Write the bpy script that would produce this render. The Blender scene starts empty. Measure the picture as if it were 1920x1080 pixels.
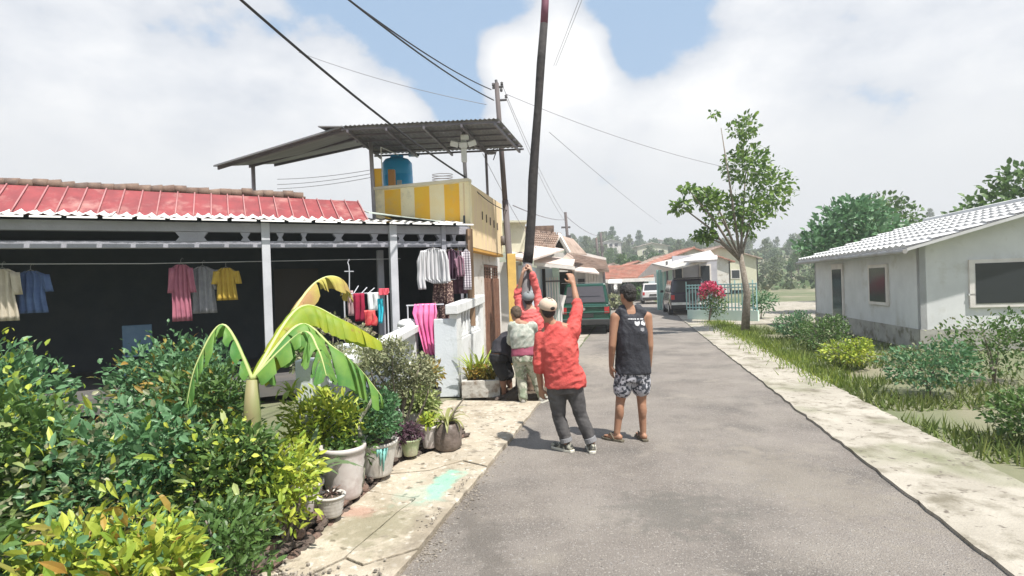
import bpy, bmesh, math, random
from mathutils import Vector, Matrix, noise, Euler
C = bpy.context.scene.collection
PI = math.pi
R = math.radians
random.seed(7)

# ------------------------------------------------------------------ camera, sky, sun, exposure
F = 1050.0
CAMZ = 1.68
cam_d = bpy.data.cameras.new('camera'); cam = bpy.data.objects.new('camera', cam_d); C.objects.link(cam)
cam_d.sensor_width = 36; cam_d.lens = F / 1920 * 36; cam_d.clip_start = 0.05; cam_d.clip_end = 5000
CM = Matrix.Rotation(R(90 - 0.25), 3, 'X') @ Matrix.Rotation(R(-1.9), 3, 'Z')
cam.matrix_world = Matrix.Translation((0, 0, CAMZ)) @ CM.to_4x4()
bpy.context.scene.camera = cam

def ray(px, py):
    return CM @ Vector(((px - 960) / F, (540 - py) / F, -1))
def W(px, py, Y):
    """place in the world that lies at distance Y ahead"""
    d = ray(px, py); return Vector((0, 0, CAMZ)) + d * (Y / d.y)
def G(px, py, z=0.0):
    d = ray(px, py); t = (z - CAMZ) / d.z; return Vector((0, 0, CAMZ)) + d * t
def V(*a): return Vector(a)
RA = R(12.1)
def Rd(u, v, z=0.0):
    return Vector((u * math.cos(RA) + v * math.sin(RA), -u * math.sin(RA) + v * math.cos(RA), z))

SUN_EL, SUN_AZ = R(64), R(137)      # azimuth measured clockwise from +Y
sd = Vector((math.sin(SUN_AZ) * math.cos(SUN_EL), math.cos(SUN_AZ) * math.cos(SUN_EL), math.sin(SUN_EL)))
sun_d = bpy.data.lights.new('sun', 'SUN'); sun_d.energy = 5.0; sun_d.angle = R(0.9); sun_d.color = (1, .955, .88)
sun = bpy.data.objects.new('sun', sun_d); C.objects.link(sun)
sun.rotation_euler = sd.to_track_quat('Z', 'Y').to_euler()

world = bpy.data.worlds.new('World'); bpy.context.scene.world = world; world.use_nodes = True
nt = world.node_tree; N = nt.nodes; L = nt.links
for n in list(N): N.remove(n)
def nd(tree, t, **k):
    n = tree.nodes.new(t)
    for a, b in k.items(): setattr(n, a, b)
    return n
out = nd(nt, 'ShaderNodeOutputWorld'); bg = nd(nt, 'ShaderNodeBackground'); bg.inputs[1].default_value = 0.092
L.new(bg.outputs[0], out.inputs[0])
sky = nd(nt, 'ShaderNodeTexSky', sky_type='NISHITA'); sky.sun_disc = False; sky.sun_elevation = SUN_EL; sky.sun_rotation = SUN_AZ
sky.air_density = 1.3; sky.dust_density = 2.0
tc = nd(nt, 'ShaderNodeTexCoord')
def math_n(op, a, b=None, clamp=False, tree=nt):
    m = nd(tree, 'ShaderNodeMath', operation=op, use_clamp=clamp)
    for i, v in enumerate((a, b)):
        if v is None: continue
        if isinstance(v, (int, float)): m.inputs[i].default_value = v
        else: tree.links.new(v, m.inputs[i])
    return m.outputs[0]
sep = nd(nt, 'ShaderNodeSeparateXYZ'); L.new(tc.outputs['Generated'], sep.inputs[0])
mp = nd(nt, 'ShaderNodeMapping'); mp.inputs['Scale'].default_value = (1, 1, 1.7); mp.inputs['Location'].default_value = (3.1, .7, .4)
L.new(tc.outputs['Generated'], mp.inputs[0])
n1 = nd(nt, 'ShaderNodeTexNoise'); n1.inputs['Scale'].default_value = 2.6; n1.inputs['Detail'].default_value = 7; n1.inputs['Roughness'].default_value = .52
L.new(mp.outputs[0], n1.inputs['Vector'])
nf = nd(nt, 'ShaderNodeTexNoise'); nf.inputs['Scale'].default_value = 8; nf.inputs['Detail'].default_value = 8; nf.inputs['Roughness'].default_value = .55
L.new(mp.outputs[0], nf.inputs['Vector'])
field = math_n('MULTIPLY', math_n('SUBTRACT', n1.outputs[0], .5), 1.6)
field = math_n('ADD', field, math_n('MULTIPLY', math_n('SUBTRACT', nf.outputs[0], .5), 1.15))
# elevation: thick cloud towards the horizon, thinner overhead
el = nd(nt, 'ShaderNodeMapRange'); L.new(sep.outputs[2], el.inputs[0])
el.inputs[1].default_value = .12; el.inputs[2].default_value = .62; el.inputs[3].default_value = .62; el.inputs[4].default_value = .02
field = math_n('ADD', field, el.outputs[0])
# cloud masses (+) and openings (-)
def blob_dir(px, py): return ray(px, py).normalized()
heads = [(1040, 130, .15, .75), (1100, 90, .08, .5), (930, 110, .07, .45), (690, 160, .13, .55), (1330, 170, .17, .55),
         (800, 60, .13, -.85), (870, 190, .075, -.75), (1210, 20, .12, -.9), (1190, 100, .05, -.5), (960, 10, .07, -.4), (640, 20, .12, -.4)]
for px, py, rad, amp in heads:
    vm = nd(nt, 'ShaderNodeVectorMath', operation='DISTANCE'); L.new(tc.outputs['Generated'], vm.inputs[0]); vm.inputs[1].default_value = blob_dir(px, py)
    mr = nd(nt, 'ShaderNodeMapRange', interpolation_type='SMOOTHSTEP'); L.new(vm.outputs['Value'], mr.inputs[0])
    mr.inputs[1].default_value = 0; mr.inputs[2].default_value = rad * 1.35; mr.inputs[3].default_value = amp; mr.inputs[4].default_value = 0
    field = math_n('ADD', field, mr.outputs[0])
mask = nd(nt, 'ShaderNodeMapRange', interpolation_type='SMOOTHSTEP'); L.new(field, mask.inputs[0])
mask.inputs[1].default_value = .0; mask.inputs[2].default_value = .26
body = nd(nt, 'ShaderNodeMapRange'); L.new(field, body.inputs[0]); body.inputs[1].default_value = .2; body.inputs[2].default_value = .85
body.inputs[3].default_value = 0; body.inputs[4].default_value = 1
low = nd(nt, 'ShaderNodeMapRange', interpolation_type='SMOOTHSTEP'); L.new(sep.outputs[2], low.inputs[0]); low.inputs[1].default_value = .34; low.inputs[2].default_value = .12
cc = nd(nt, 'ShaderNodeMixRGB'); cc.inputs[1].default_value = (5.3, 5.6, 6.1, 1); cc.inputs[2].default_value = (8.0, 8.0, 8.0, 1)
L.new(body.outputs[0], cc.inputs[0])
c2 = nd(nt, 'ShaderNodeMixRGB'); L.new(low.outputs[0], c2.inputs[0]); L.new(cc.outputs[0], c2.inputs[1]); c2.inputs[2].default_value = (6.1, 6.25, 6.4, 1)
# washed-out blue of the clear patches: sky colour seen through thin high haze
sk = nd(nt, 'ShaderNodeMixRGB'); sk.inputs[0].default_value = .74; L.new(sky.outputs[0], sk.inputs[1]); sk.inputs[2].default_value = (3.2, 4.55, 6.3, 1)
c3 = nd(nt, 'ShaderNodeMixRGB'); L.new(mask.outputs[0], c3.inputs[0]); L.new(sk.outputs[0], c3.inputs[1]); L.new(c2.outputs[0], c3.inputs[2])
L.new(c3.outputs[0], bg.inputs[0])

vs = bpy.context.scene.view_settings
bpy.context.scene.display_settings.display_device = 'sRGB'
vs.view_transform = 'Standard'; vs.look = 'None'; vs.exposure = 0.6; vs.gamma = 1; vs.use_curve_mapping = False

# ------------------------------------------------------------------ materials
MATS = {}
def mat(name, col, col2=None, scale=6, rough=.8, bump=0., bscale=60, metal=0, spec=.5, island=None, detail=5, stretch=None, dirt=None, coat=0, trans=0, lo=.35, hi=.65, alpha=None):
    if name in MATS: return MATS[name]
    m = bpy.data.materials.new(name); m.use_nodes = True; t = m.node_tree; b = t.nodes['Principled BSDF']
    b.inputs['Roughness'].default_value = rough; b.inputs['Metallic'].default_value = metal
    b.inputs['Specular IOR Level'].default_value = spec
    if coat: b.inputs['Coat Weight'].default_value = coat
    co = nd(t, 'ShaderNodeTexCoord'); vec = co.outputs['Object']
    if stretch:
        mm = nd(t, 'ShaderNodeMapping'); mm.inputs['Scale'].default_value = stretch; t.links.new(vec, mm.inputs[0]); vec = mm.outputs[0]
    c = None
    if col2 is not None:
        n = nd(t, 'ShaderNodeTexNoise'); n.inputs['Scale'].default_value = scale; n.inputs['Detail'].default_value = detail; n.inputs['Roughness'].default_value = .6
        t.links.new(vec, n.inputs['Vector'])
        r = nd(t, 'ShaderNodeMapRange'); r.inputs[1].default_value = lo; r.inputs[2].default_value = hi; t.links.new(n.outputs[0], r.inputs[0])
        mx = nd(t, 'ShaderNodeMixRGB'); mx.inputs[1].default_value = (*col, 1); mx.inputs[2].default_value = (*col2, 1)
        t.links.new(r.outputs[0], mx.inputs[0]); c = mx.outputs[0]
    if island is not None:
        g = nd(t, 'ShaderNodeNewGeometry'); mx = nd(t, 'ShaderNodeMixRGB')
        if c is None: mx.inputs[1].default_value = (*col, 1)
        else: t.links.new(c, mx.inputs[1])
        mx.inputs[2].default_value = (*island, 1); t.links.new(g.outputs['Random Per Island'], mx.inputs[0]); c = mx.outputs[0]
    if dirt is not None:
        dc, ds, dlo, dhi = dirt
        n = nd(t, 'ShaderNodeTexNoise'); n.inputs['Scale'].default_value = ds; n.inputs['Detail'].default_value = 8; n.inputs['Roughness'].default_value = .65
        t.links.new(vec, n.inputs['Vector'])
        r = nd(t, 'ShaderNodeMapRange'); r.inputs[1].default_value = dlo; r.inputs[2].default_value = dhi; t.links.new(n.outputs[0], r.inputs[0])
        mx = nd(t, 'ShaderNodeMixRGB'); mx.inputs[2].default_value = (*dc, 1); t.links.new(r.outputs[0], mx.inputs[0])
        if c is None: mx.inputs[1].default_value = (*col, 1)
        else: t.links.new(c, mx.inputs[1])
        c = mx.outputs[0]
    if c is None: b.inputs['Base Color'].default_value = (*col, 1)
    else: t.links.new(c, b.inputs['Base Color'])
    if bump:
        n = nd(t, 'ShaderNodeTexNoise'); n.inputs['Scale'].default_value = bscale; n.inputs['Detail'].default_value = 4; t.links.new(vec, n.inputs['Vector'])
        bp = nd(t, 'ShaderNodeBump'); bp.inputs['Strength'].default_value = bump; bp.inputs['Distance'].default_value = .02
        t.links.new(n.outputs[0], bp.inputs['Height']); t.links.new(bp.outputs[0], b.inputs['Normal'])
    if trans:
        tr = nd(t, 'ShaderNodeBsdfTranslucent'); ms = nd(t, 'ShaderNodeMixShader'); ms.inputs[0].default_value = trans
        if c is None: tr.inputs[0].default_value = (*col, 1)
        else: t.links.new(c, tr.inputs[0])
        o = t.nodes['Material Output']; t.links.new(b.outputs[0], ms.inputs[1]); t.links.new(tr.outputs[0], ms.inputs[2]); t.links.new(ms.outputs[0], o.inputs[0])
    MATS[name] = m; return m

# ------------------------------------------------------------------ mesh builder
class MB:
    def __init__(s): s.v = []; s.f = []
    def add(s, vs, fs):
        o = len(s.v); s.v += [tuple(v) for v in vs]; s.f += [tuple(i + o for i in f) for f in fs]; return s
    def box(s, c, d, rz=0, M=None):
        m = M if M is not None else (Matrix.Translation(c) @ Matrix.Rotation(rz, 4, 'Z'))
        x, y, z = d[0] / 2, d[1] / 2, d[2] / 2
        p = [m @ Vector(q) for q in ((-x, -y, -z), (x, -y, -z), (x, y, -z), (-x, y, -z), (-x, -y, z), (x, -y, z), (x, y, z), (-x, y, z))]
        return s.add(p, [(0, 3, 2, 1), (4, 5, 6, 7), (0, 1, 5, 4), (1, 2, 6, 5), (2, 3, 7, 6), (3, 0, 4, 7)])
    def b2(s, a, b):
        return s.box([(a[i] + b[i]) / 2 for i in range(3)], [abs(b[i] - a[i]) for i in range(3)])
    def prism(s, pts, h):
        """pts: planar polygon (3D), extruded by vector h"""
        h = Vector(h); n = len(pts); p = [Vector(q) for q in pts]
        nv = Vector((0, 0, 0))
        for i in range(n): nv += (p[i] - p[0]).cross(p[(i + 1) % n] - p[0])
        if nv.dot(h) > 0: p = p[::-1]
        v = p + [q + h for q in p]
        return s.add(v, [tuple(range(n)), tuple(range(2 * n - 1, n - 1, -1))] + [(i, n + i, n + (i + 1) % n, (i + 1) % n)[::1] for i in range(n)])
    def tube(s, pts, r, n=8, cap=True):
        pts = [Vector(p) for p in pts]; rs = r if isinstance(r, (list, tuple)) else [r] * len(pts)
        o = len(s.v); ref = None
        for i, p in enumerate(pts):
            t = (pts[min(i + 1, len(pts) - 1)] - pts[max(i - 1, 0)]).normalized()
            if ref is None: ref = t.orthogonal().normalized()
            a = (ref - t * ref.dot(t)).normalized(); b = t.cross(a); ref = a
            for k in range(n):
                an = 2 * PI * k / n; s.v.append(tuple(p + (a * math.cos(an) + b * math.sin(an)) * rs[i]))
        for i in range(len(pts) - 1):
            for k in range(n):
                s.f.append((o + i * n + k, o + i * n + (k + 1) % n, o + (i + 1) * n + (k + 1) % n, o + (i + 1) * n + k))
        if cap:
            s.f.append(tuple(o + k for k in range(n))[::-1]); s.f.append(tuple(o + (len(pts) - 1) * n + k for k in range(n)))
        return s
    def lathe(s, c, prof, n=24, sq=1.0, wob=0):
        c = Vector(c); o = len(s.v)
        for r, z in prof:
            for k in range(n):
                a = 2 * PI * k / n; rr = r * (1 + wob * math.sin(3 * a + z * 20))
                s.v.append((c.x + rr * math.cos(a), c.y + rr * math.sin(a) * sq, c.z + z))
        for i in range(len(prof) - 1):
            for k in range(n): s.f.append((o + i * n + k, o + i * n + (k + 1) % n, o + (i + 1) * n + (k + 1) % n, o + (i + 1) * n + k))
        s.f.append(tuple(o + k for k in range(n))[::-1]); s.f.append(tuple(o + (len(prof) - 1) * n + k for k in range(n)))
        return s
    def loft(s, rings):
        """rings of equal length, closed ends"""
        o = len(s.v); n = len(rings[0])
        for r in rings: s.v += [tuple(p) for p in r]
        for i in range(len(rings) - 1):
            for k in range(n): s.f.append((o + i * n + k, o + i * n + (k + 1) % n, o + (i + 1) * n + (k + 1) % n, o + (i + 1) * n + k))
        s.f.append(tuple(o + k for k in range(n))[::-1]); s.f.append(tuple(o + (len(rings) - 1) * n + k for k in range(n)))
        return s
    def ell(s, c, ax, n=14, m=9):
        c = Vector(c); ax = [Vector(a) for a in ax]; rings = []
        for i in range(m + 1):
            ph = -PI / 2 + PI * (i + .02) / (m + .04); z = math.sin(ph); q = math.cos(ph)
            rings.append([c + ax[2] * z + (ax[0] * math.cos(2 * PI * k / n) + ax[1] * math.sin(2 * PI * k / n)) * q for k in range(n)])
        return s.loft(rings)
    def quad(s, a, b, c, d): return s.add([a, b, c, d], [(0, 1, 2, 3)])
    def mesh(s, name='mesh'):
        me = bpy.data.meshes.new(name); me.from_pydata(s.v, [], s.f); me.validate(); return me
    def build(s, name, m, parent=None, smooth=False, bevel=0, loc=None, fix=True):
        me = s.mesh(name)
        if fix:
            bm = bmesh.new(); bm.from_mesh(me); bmesh.ops.recalc_face_normals(bm, faces=bm.faces); bm.to_mesh(me); bm.free()
        if m is not None: me.materials.append(m)
        if smooth:
            for p in me.polygons: p.use_smooth = True
        o = bpy.data.objects.new(name, me); C.objects.link(o)
        if parent is not None: o.parent = parent
        if loc is not None: o.location = loc
        if bevel:
            b = o.modifiers.new('bevel', 'BEVEL'); b.width = bevel; b.segments = 2; b.limit_method = 'ANGLE'; b.angle_limit = R(40)
        return o
def tag(o, label=None, cat=None, group=None, kind=None):
    if label: o['label'] = label
    if cat: o['category'] = cat
    if group: o['group'] = group
    if kind: o['kind'] = kind
    return o
def thing(name, label, cat, loc=(0, 0, 0), rz=0, group=None):
    o = bpy.data.objects.new(name, None); C.objects.link(o); o.location = loc; o.rotation_euler = (0, 0, rz)
    return tag(o, label, cat, group)
def struct(name, loc=(0, 0, 0)):
    o = bpy.data.objects.new(name, None); C.objects.link(o); o.location = loc; o['kind'] = 'structure'; return o
def copy_tree(o, parent=None, **kw):
    c = o.copy(); C.objects.link(c); c.parent = parent
    for ch in o.children: copy_tree(ch, c)
    return c
def slabq(q, t, up=V(0, 0, -1)):
    """thick panel: q four world corners, thickness t along `up`"""
    return MB().prism(q, up * t)
def corrugated(a, b, c, d, waves, amp, t=.004, n=4):
    """sheet from edge a-b to edge d-c, ribs run a->d"""
    a, b, c, d = map(Vector, (a, b, c, d)); nv = (b - a).cross(d - a).normalized()
    if nv.z < 0: nv = -nv
    m = MB(); K = waves * n; top = []; bot = []
    for k in range(K + 1):
        s = k / K; h = amp * math.cos(2 * PI * s * waves)
        h = max(-amp * .6, h) ; top.append((a.lerp(b, s) + nv * h, d.lerp(c, s) + nv * h))
    v = []
    for p, q in top: v += [p, q, q - nv * t, p - nv * t]
    f = []
    for k in range(K):
        o = 4 * k; f += [(o, o + 4, o + 5, o + 1), (o + 3, o + 2, o + 6, o + 7), (o, o + 3, o + 7, o + 4), (o + 1, o + 5, o + 6, o + 2)]
    f += [(0, 1, 2, 3), (4 * K, 4 * K + 3, 4 * K + 2, 4 * K + 1)]
    return m.add(v, f)

# ------------------------------------------------------------------ ground, road, apron
m_road = mat('asphalt', (.185, .162, .142), (.235, .208, .185), scale=1.3, rough=.9, bump=.9, bscale=110, dirt=((.30, .27, .235), .7, .48, .74))
def speckle(m, col, scale, lo, hi):
    t = m.node_tree; b = t.nodes['Principled BSDF']; src = b.inputs['Base Color'].links[0].from_socket
    co = nd(t, 'ShaderNodeTexCoord'); n = nd(t, 'ShaderNodeTexNoise'); n.inputs['Scale'].default_value = scale; n.inputs['Detail'].default_value = 3
    t.links.new(co.outputs['Object'], n.inputs['Vector'])
    r = nd(t, 'ShaderNodeMapRange'); r.inputs[1].default_value = lo; r.inputs[2].default_value = hi; t.links.new(n.outputs[0], r.inputs[0])
    mx = nd(t, 'ShaderNodeMixRGB'); mx.inputs[2].default_value = (*col, 1); t.links.new(r.outputs[0], mx.inputs[0]); t.links.new(src, mx.inputs[1])
    t.links.new(mx.outputs[0], b.inputs['Base Color'])
speckle(m_road, (.125, .112, .10), 1.0, .50, .72); speckle(m_road, (.27, .24, .205), 2.3, .58, .74); speckle(m_road, (.36, .33, .29), 80, .60, .68); speckle(m_road, (.30, .28, .26), 46, .60, .70); speckle(m_road, (.085, .08, .075), 38, .64, .74)
m_conc = mat('apron_concrete', (.46, .405, .32), (.33, .28, .21), scale=2.6, rough=.9, bump=.5, bscale=45, dirt=((.17, .145, .11), 5.5, .54, .68))
m_conc2 = mat('pale_concrete', (.42, .385, .325), (.32, .29, .24), scale=1.6, rough=.9, bump=.4, bscale=45, dirt=((.17, .15, .11), 2.4, .5, .66))
m_earth = mat('bare_earth', (.20, .165, .12), (.28, .24, .18), scale=1.5, rough=1, bump=.8, bscale=30, dirt=((.09, .10, .05), .9, .5, .65))
speckle(m_conc2, (.15, .16, .08), .9, .55, .75); speckle(m_conc2, (.12, .10, .08), 14, .62, .72)
speckle(m_conc, (.58, .54, .47), 17, .57, .72); speckle(m_conc, (.15, .125, .09), 13, .62, .70)
def green_stain(m, c, r1, rot=-12, colr=(.20, .52, .40), st=.85, nz=2.2):
    t = m.node_tree; b = t.nodes['Principled BSDF']; src = b.inputs['Base Color'].links[0].from_socket
    g = nd(t, 'ShaderNodeNewGeometry'); mp = nd(t, 'ShaderNodeMapping'); mp.inputs['Rotation'].default_value = (0, 0, R(20)); t.links.new(g.outputs['Position'], mp.inputs[0])
    mp.vector_type = 'POINT'
    dd = nd(t, 'ShaderNodeVectorMath', operation='SUBTRACT'); t.links.new(g.outputs['Position'], dd.inputs[0]); dd.inputs[1].default_value = c
    rt = nd(t, 'ShaderNodeVectorRotate', rotation_type='Z_AXIS'); rt.inputs['Angle'].default_value = R(rot); t.links.new(dd.outputs[0], rt.inputs[0])
    sc = nd(t, 'ShaderNodeVectorMath', operation='MULTIPLY'); sc.inputs[1].default_value = (1 / r1[0], 1 / r1[1], 0); t.links.new(rt.outputs[0], sc.inputs[0])
    ln = nd(t, 'ShaderNodeVectorMath', operation='LENGTH'); t.links.new(sc.outputs[0], ln.inputs[0])
    n = nd(t, 'ShaderNodeTexNoise'); n.inputs['Scale'].default_value = 9; n.inputs['Detail'].default_value = 8; t.links.new(g.outputs['Position'], n.inputs['Vector'])
    a = math_n('ADD', ln.outputs['Value'], math_n('MULTIPLY', math_n('SUBTRACT', n.outputs[0], .5, tree=t), nz, tree=t), tree=t)
    r = nd(t, 'ShaderNodeMapRange', interpolation_type='SMOOTHSTEP'); r.inputs[1].default_value = 1.15; r.inputs[2].default_value = .35; t.links.new(a, r.inputs[0])
    r.inputs[4].default_value = st
    mx = nd(t, 'ShaderNodeMixRGB'); mx.inputs[2].default_value = (*colr, 1); t.links.new(r.outputs[0], mx.inputs[0]); t.links.new(src, mx.inputs[1])
    t.links.new(mx.outputs[0], b.inputs['Base Color'])
green_stain(m_conc, G(705, 985, .05), (.50, .45), 20, (.22, .20, .13), .75, 2.6)
green_stain(m_conc, G(800, 1000, .05), (.20, .7), 12, (.25, .21, .16), .7, 3.0)
green_stain(m_conc, G(672, 958, .05), (.16, .12), 0, (.42, .24, .19), .6)
green_stain(m_conc, G(870, 850, .05), (.5, .15), 0, (.33, .29, .23), .5, 3.0)
green_stain(m_conc, G(833, 903, .05), (.13, .42), 14, (.20, .52, .40), .62, 2.4)
green_stain(m_conc, G(790, 925, .05), (.22, .30), 0, (.30, .46, .38), .35, 2.0)

g = MB(); n = 40
def hill_h(x, y):
    """height of the land: flat near the street, rising far off"""
    d = math.hypot(x, y)
    if d < 62: return -.02
    t = min(1, (d - 62) / 190); t = t * t * (3 - 2 * t)
    a = math.atan2(x, y)
    prof = 13.8 + 2.2 * math.sin(a * 9 + 1.0) + 2.0 * noise.noise((x * .012, y * .012, 1)) + 6 * max(0, a - .32) - 1.0 * max(0, .0 - a)
    return -.02 + t * prof + (max(0, d - 300) * .01)
vs_, fs_ = [], []
rads = [0, 6, 14, 26, 40, 52, 62, 70, 80, 95, 112, 130, 150, 175, 205, 240, 280, 330, 420, 700, 1500]
nA = 72
for r_ in rads:
    for k in range(nA):
        a = 2 * PI * k / nA; x, y = r_ * math.sin(a), r_ * math.cos(a); vs_.append((x, y, hill_h(x, y)))
for i in range(len(rads) - 1):
    for k in range(nA): fs_.append((i * nA + k, i * nA + (k + 1) % nA, (i + 1) * nA + (k + 1) % nA, (i + 1) * nA + k))
m_ground = mat('ground_soil', (.26, .225, .165), (.13, .15, .07), scale=.35, rough=1, bump=.6, bscale=8, dirt=((.09, .12, .05), .09, .42, .6))
gr = MB().add(vs_, fs_).build('ground', m_ground, smooth=True); tag(gr, kind='structure')

# road with a ragged left edge
vs_, fs_ = [], []
v = -8.0; rows = []
while v < 62:
    w = .035 * noise.noise((v * 2.1, 0, 0)) + .03 * noise.noise((v * 7, 3, 0))
    curve = 0 if v < 30 else (v - 30) ** 2 * -.001
    rows.append([Rd(u + curve + (w if i == 0 else (.05 * noise.noise((v * .8, 9, 0)) if i == 6 else 0)), v, .004) for i, u in enumerate((-1.38, -.8, -.3, .3, .9, 1.4, 2.06))])
    v += .12 if v < 16 else .8
for r_ in rows: vs_ += r_
for i in range(len(rows) - 1):
    for k in range(6): fs_.append((i * 7 + k, i * 7 + k + 1, (i + 1) * 7 + k + 1, (i + 1) * 7 + k))
road = MB().add(vs_, fs_).build('road', m_road); tag(road, kind='structure')

def poly_slab(pts, z0, z1, rag=.015, step=.12, seed=0):
    """polygon slab with slightly broken edges"""
    P = []
    for i, p in enumerate(pts):
        q = pts[(i + 1) % len(pts)]; p = Vector(p); q = Vector(q); p.z = q.z = 0
        m_ = max(1, int((q - p).length / step))
        for k in range(m_):
            c = p.lerp(q, k / m_); c += Vector((noise.noise((c.x * 5, c.y * 5, seed)), noise.noise((c.x * 5, c.y * 5, seed + 7)), 0)) * rag * 2
            P.append(Vector((c.x, c.y, z0)))
    return MB().prism(P, (0, 0, z1 - z0))
ap = struct('pavement')
def U(u, v): return Rd(u, v)
slabs = [
    [U(-1.37, -3), U(-1.40, 2.62), U(-1.9, 2.80), U(-3.2, 2.6), U(-3.2, -3)],
    [U(-1.92, 2.815), U(-2.2, 2.95), U(-3.2, 2.9), U(-3.2, 2.62)],
    [U(-1.40, 2.65), U(-1.37, 3.30), U(-1.62, 3.05), U(-1.78, 3.12), U(-1.9, 2.82)],
    [U(-1.37, 3.315), U(-1.36, 4.05), U(-1.70, 4.10), U(-1.78, 3.135), U(-1.62, 3.065)],
    [U(-1.715, 4.10), U(-2.15, 4.2), U(-2.16, 2.97), U(-1.915, 2.83), U(-1.795, 3.135)],
    [U(-1.36, 4.065), U(-1.345, 4.9), U(-1.62, 5.05), U(-1.83, 4.75), U(-2.19, 4.6), U(-2.15, 4.215), U(-1.7, 4.115)],
    [U(-1.345, 4.915), U(-1.33, 5.75), U(-1.84, 5.75), U(-2.2, 4.9), U(-2.19, 4.615), U(-1.83, 4.765), U(-1.62, 5.065)],
    [U(-1.33, 5.765), U(-1.32, 6.8), U(-1.75, 6.65), U(-2.05, 6.9), U(-2.7, 6.9), U(-2.7, 5.775), U(-1.9, 5.765)],
    [U(-1.32, 6.815), U(-1.32, 7.78), U(-2.7, 7.76), U(-2.7, 6.915), U(-2.05, 6.915), U(-1.75, 6.665)],
]
for i, s in enumerate(slabs): poly_slab(s, -.05, .05 - .004 * (i % 3), rag=.008, step=.06, seed=3).build('slab', m_conc, ap, bevel=.006)
# narrow patched strip of old cement along the asphalt
st = MB(); v = 2.9
# broken grit along the edge of the asphalt
gr_ = MB(); rnd = random.Random(3)
for k in range(420):
    v = rnd.uniform(1.5, 7.6); u = -1.36 + abs(rnd.gauss(0, .055)) - .01; s = rnd.uniform(.003, .012) * (1 if rnd.random() > .06 else 2.2)
    if v > 5.5 and rnd.random() < .6: continue
    c = Rd(u, v, .004 + s * .3)
    gr_.ell(c, (V(s, 0, 0), V(0, s * rnd.uniform(.6, 1), 0), V(0, 0, s * .6)), n=5, m=3)
for k in range(1500):
    v = rnd.uniform(1.8, 4.6); u = -1.40 + rnd.gauss(.05, .07); s = rnd.uniform(.002, .009) * (1 if rnd.random() > .05 else 2)
    if noise.noise((u * 4, v * 2.5, 3)) < .02: continue
    c = Rd(u, v, (.052 if u < -1.40 else .006) + s * .3)
    gr_.ell(c, (V(s, 0, 0), V(0, s * rnd.uniform(.6, 1), 0), V(0, 0, s * .6)), n=5, m=3)
for k in range(420):
    v = 2.80 + rnd.gauss(0, .07); u = rnd.uniform(-2.15, -1.45); s = rnd.uniform(.004, .016)
    gr_.ell(Rd(u, v, .052 + s * .3), (V(s, 0, 0), V(0, s * rnd.uniform(.6, 1), 0), V(0, 0, s * .6)), n=5, m=3)
tag(gr_.build('gravel', mat('grit', (.15, .13, .11), island=(.34, .30, .25), rough=1)), kind='stuff')

green_stain(m_road, G(1130, 680, 0), (.55, 1.6), -12, (.34, .30, .25), .55, 3.2)
green_stain(m_road, G(1270, 960, 0), (.5, .45), -12, (.12, .115, .10), .5, 3.0)
green_stain(m_road, G(900, 1010, 0), (.16, .9), -12, (.13, .115, .10), .6, 2.6)
green_stain(m_road, G(1500, 900, 0), (.5, 1.2), -12, (.26, .23, .19), .5, 3.0)
# rubble stone edging of the planting bed; soil behind it
bed = struct('planting_bed')
m_soil = mat('soil', (.06, .045, .032), (.11, .085, .06), scale=8, rough=1, bump=1, bscale=30)
m_stone = mat('dark_stone', (.07, .052, .042), (.16, .12, .10), scale=9, rough=.95, bump=1, bscale=25, dirt=((.05, .045, .035), 8, .5, .64))
m_stone2 = mat('reddish_stone', (.13, .08, .06), (.22, .15, .12), scale=11, rough=.95, bump=1, bscale=25, dirt=((.07, .05, .04), 9, .5, .62))
poly_slab([U(-2.22, 1.0), U(-2.26, 3.4), U(-2.3, 4.9), U(-2.0, 5.7), V(-1.12, 6.6, 0), V(-1.62, 6.8, 0), V(-1.62, .2, 0)], -.05, .085, rag=.01).build('soil', m_soil, bed)
def stone_mesh(seed, sx, sy, sz):
    m = MB().ell((0, 0, 0), (V(sx, 0, 0), V(0, sy, 0), V(0, 0, sz)), n=9, m=6)
    m.v = [tuple(Vector(p) * (1 + .45 * noise.noise(Vector(p) * 9 + Vector((seed * 3.3, 0, 0))))) for p in m.v]
    me = m.mesh('stone'); return me
rnd = random.Random(11)
stones = []
for k in range(8):
    me = stone_mesh(k, .088, .05, .038); me.materials.append(m_stone if k % 3 else m_stone2); stones.append(me)
line = [U(-2.18, .6), U(-2.17, 2.0), U(-2.12, 3.4), U(-2.2, 4.3), U(-2.24, 5.0), U(-2.05, 5.55), U(-1.80, 5.85)]
def along(line, step):
    d = 0
    for a, b in zip(line, line[1:]):
        L_ = (b - a).length
        while d < L_: yield a.lerp(b, d / L_), (b - a).normalized(); d += step
        d -= L_
for row, (off, z, sc) in enumerate(((0, .02, .85), (-.03, .065, .8), (-.075, .10, .75), (-.12, .11, .7))):
    for p, t in along(line, .105 * sc):
        nrm = Vector((-t.y, t.x, 0))
        o = bpy.data.objects.new('stone', rnd.choice(stones)); C.objects.link(o); o.parent = bed
        o.location = p - nrm * off * 1.0 + Vector((rnd.uniform(-.02, .02), rnd.uniform(-.02, .02), z + rnd.uniform(-.015, .015)))
        o.rotation_euler = (rnd.uniform(-.4, .4), rnd.uniform(-.3, .3), math.atan2(t.y, t.x) + rnd.uniform(-.5, .5)); s = sc * rnd.uniform(.7, 1.15); o.scale = (s, s, s * rnd.uniform(.7, 1.1))

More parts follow.
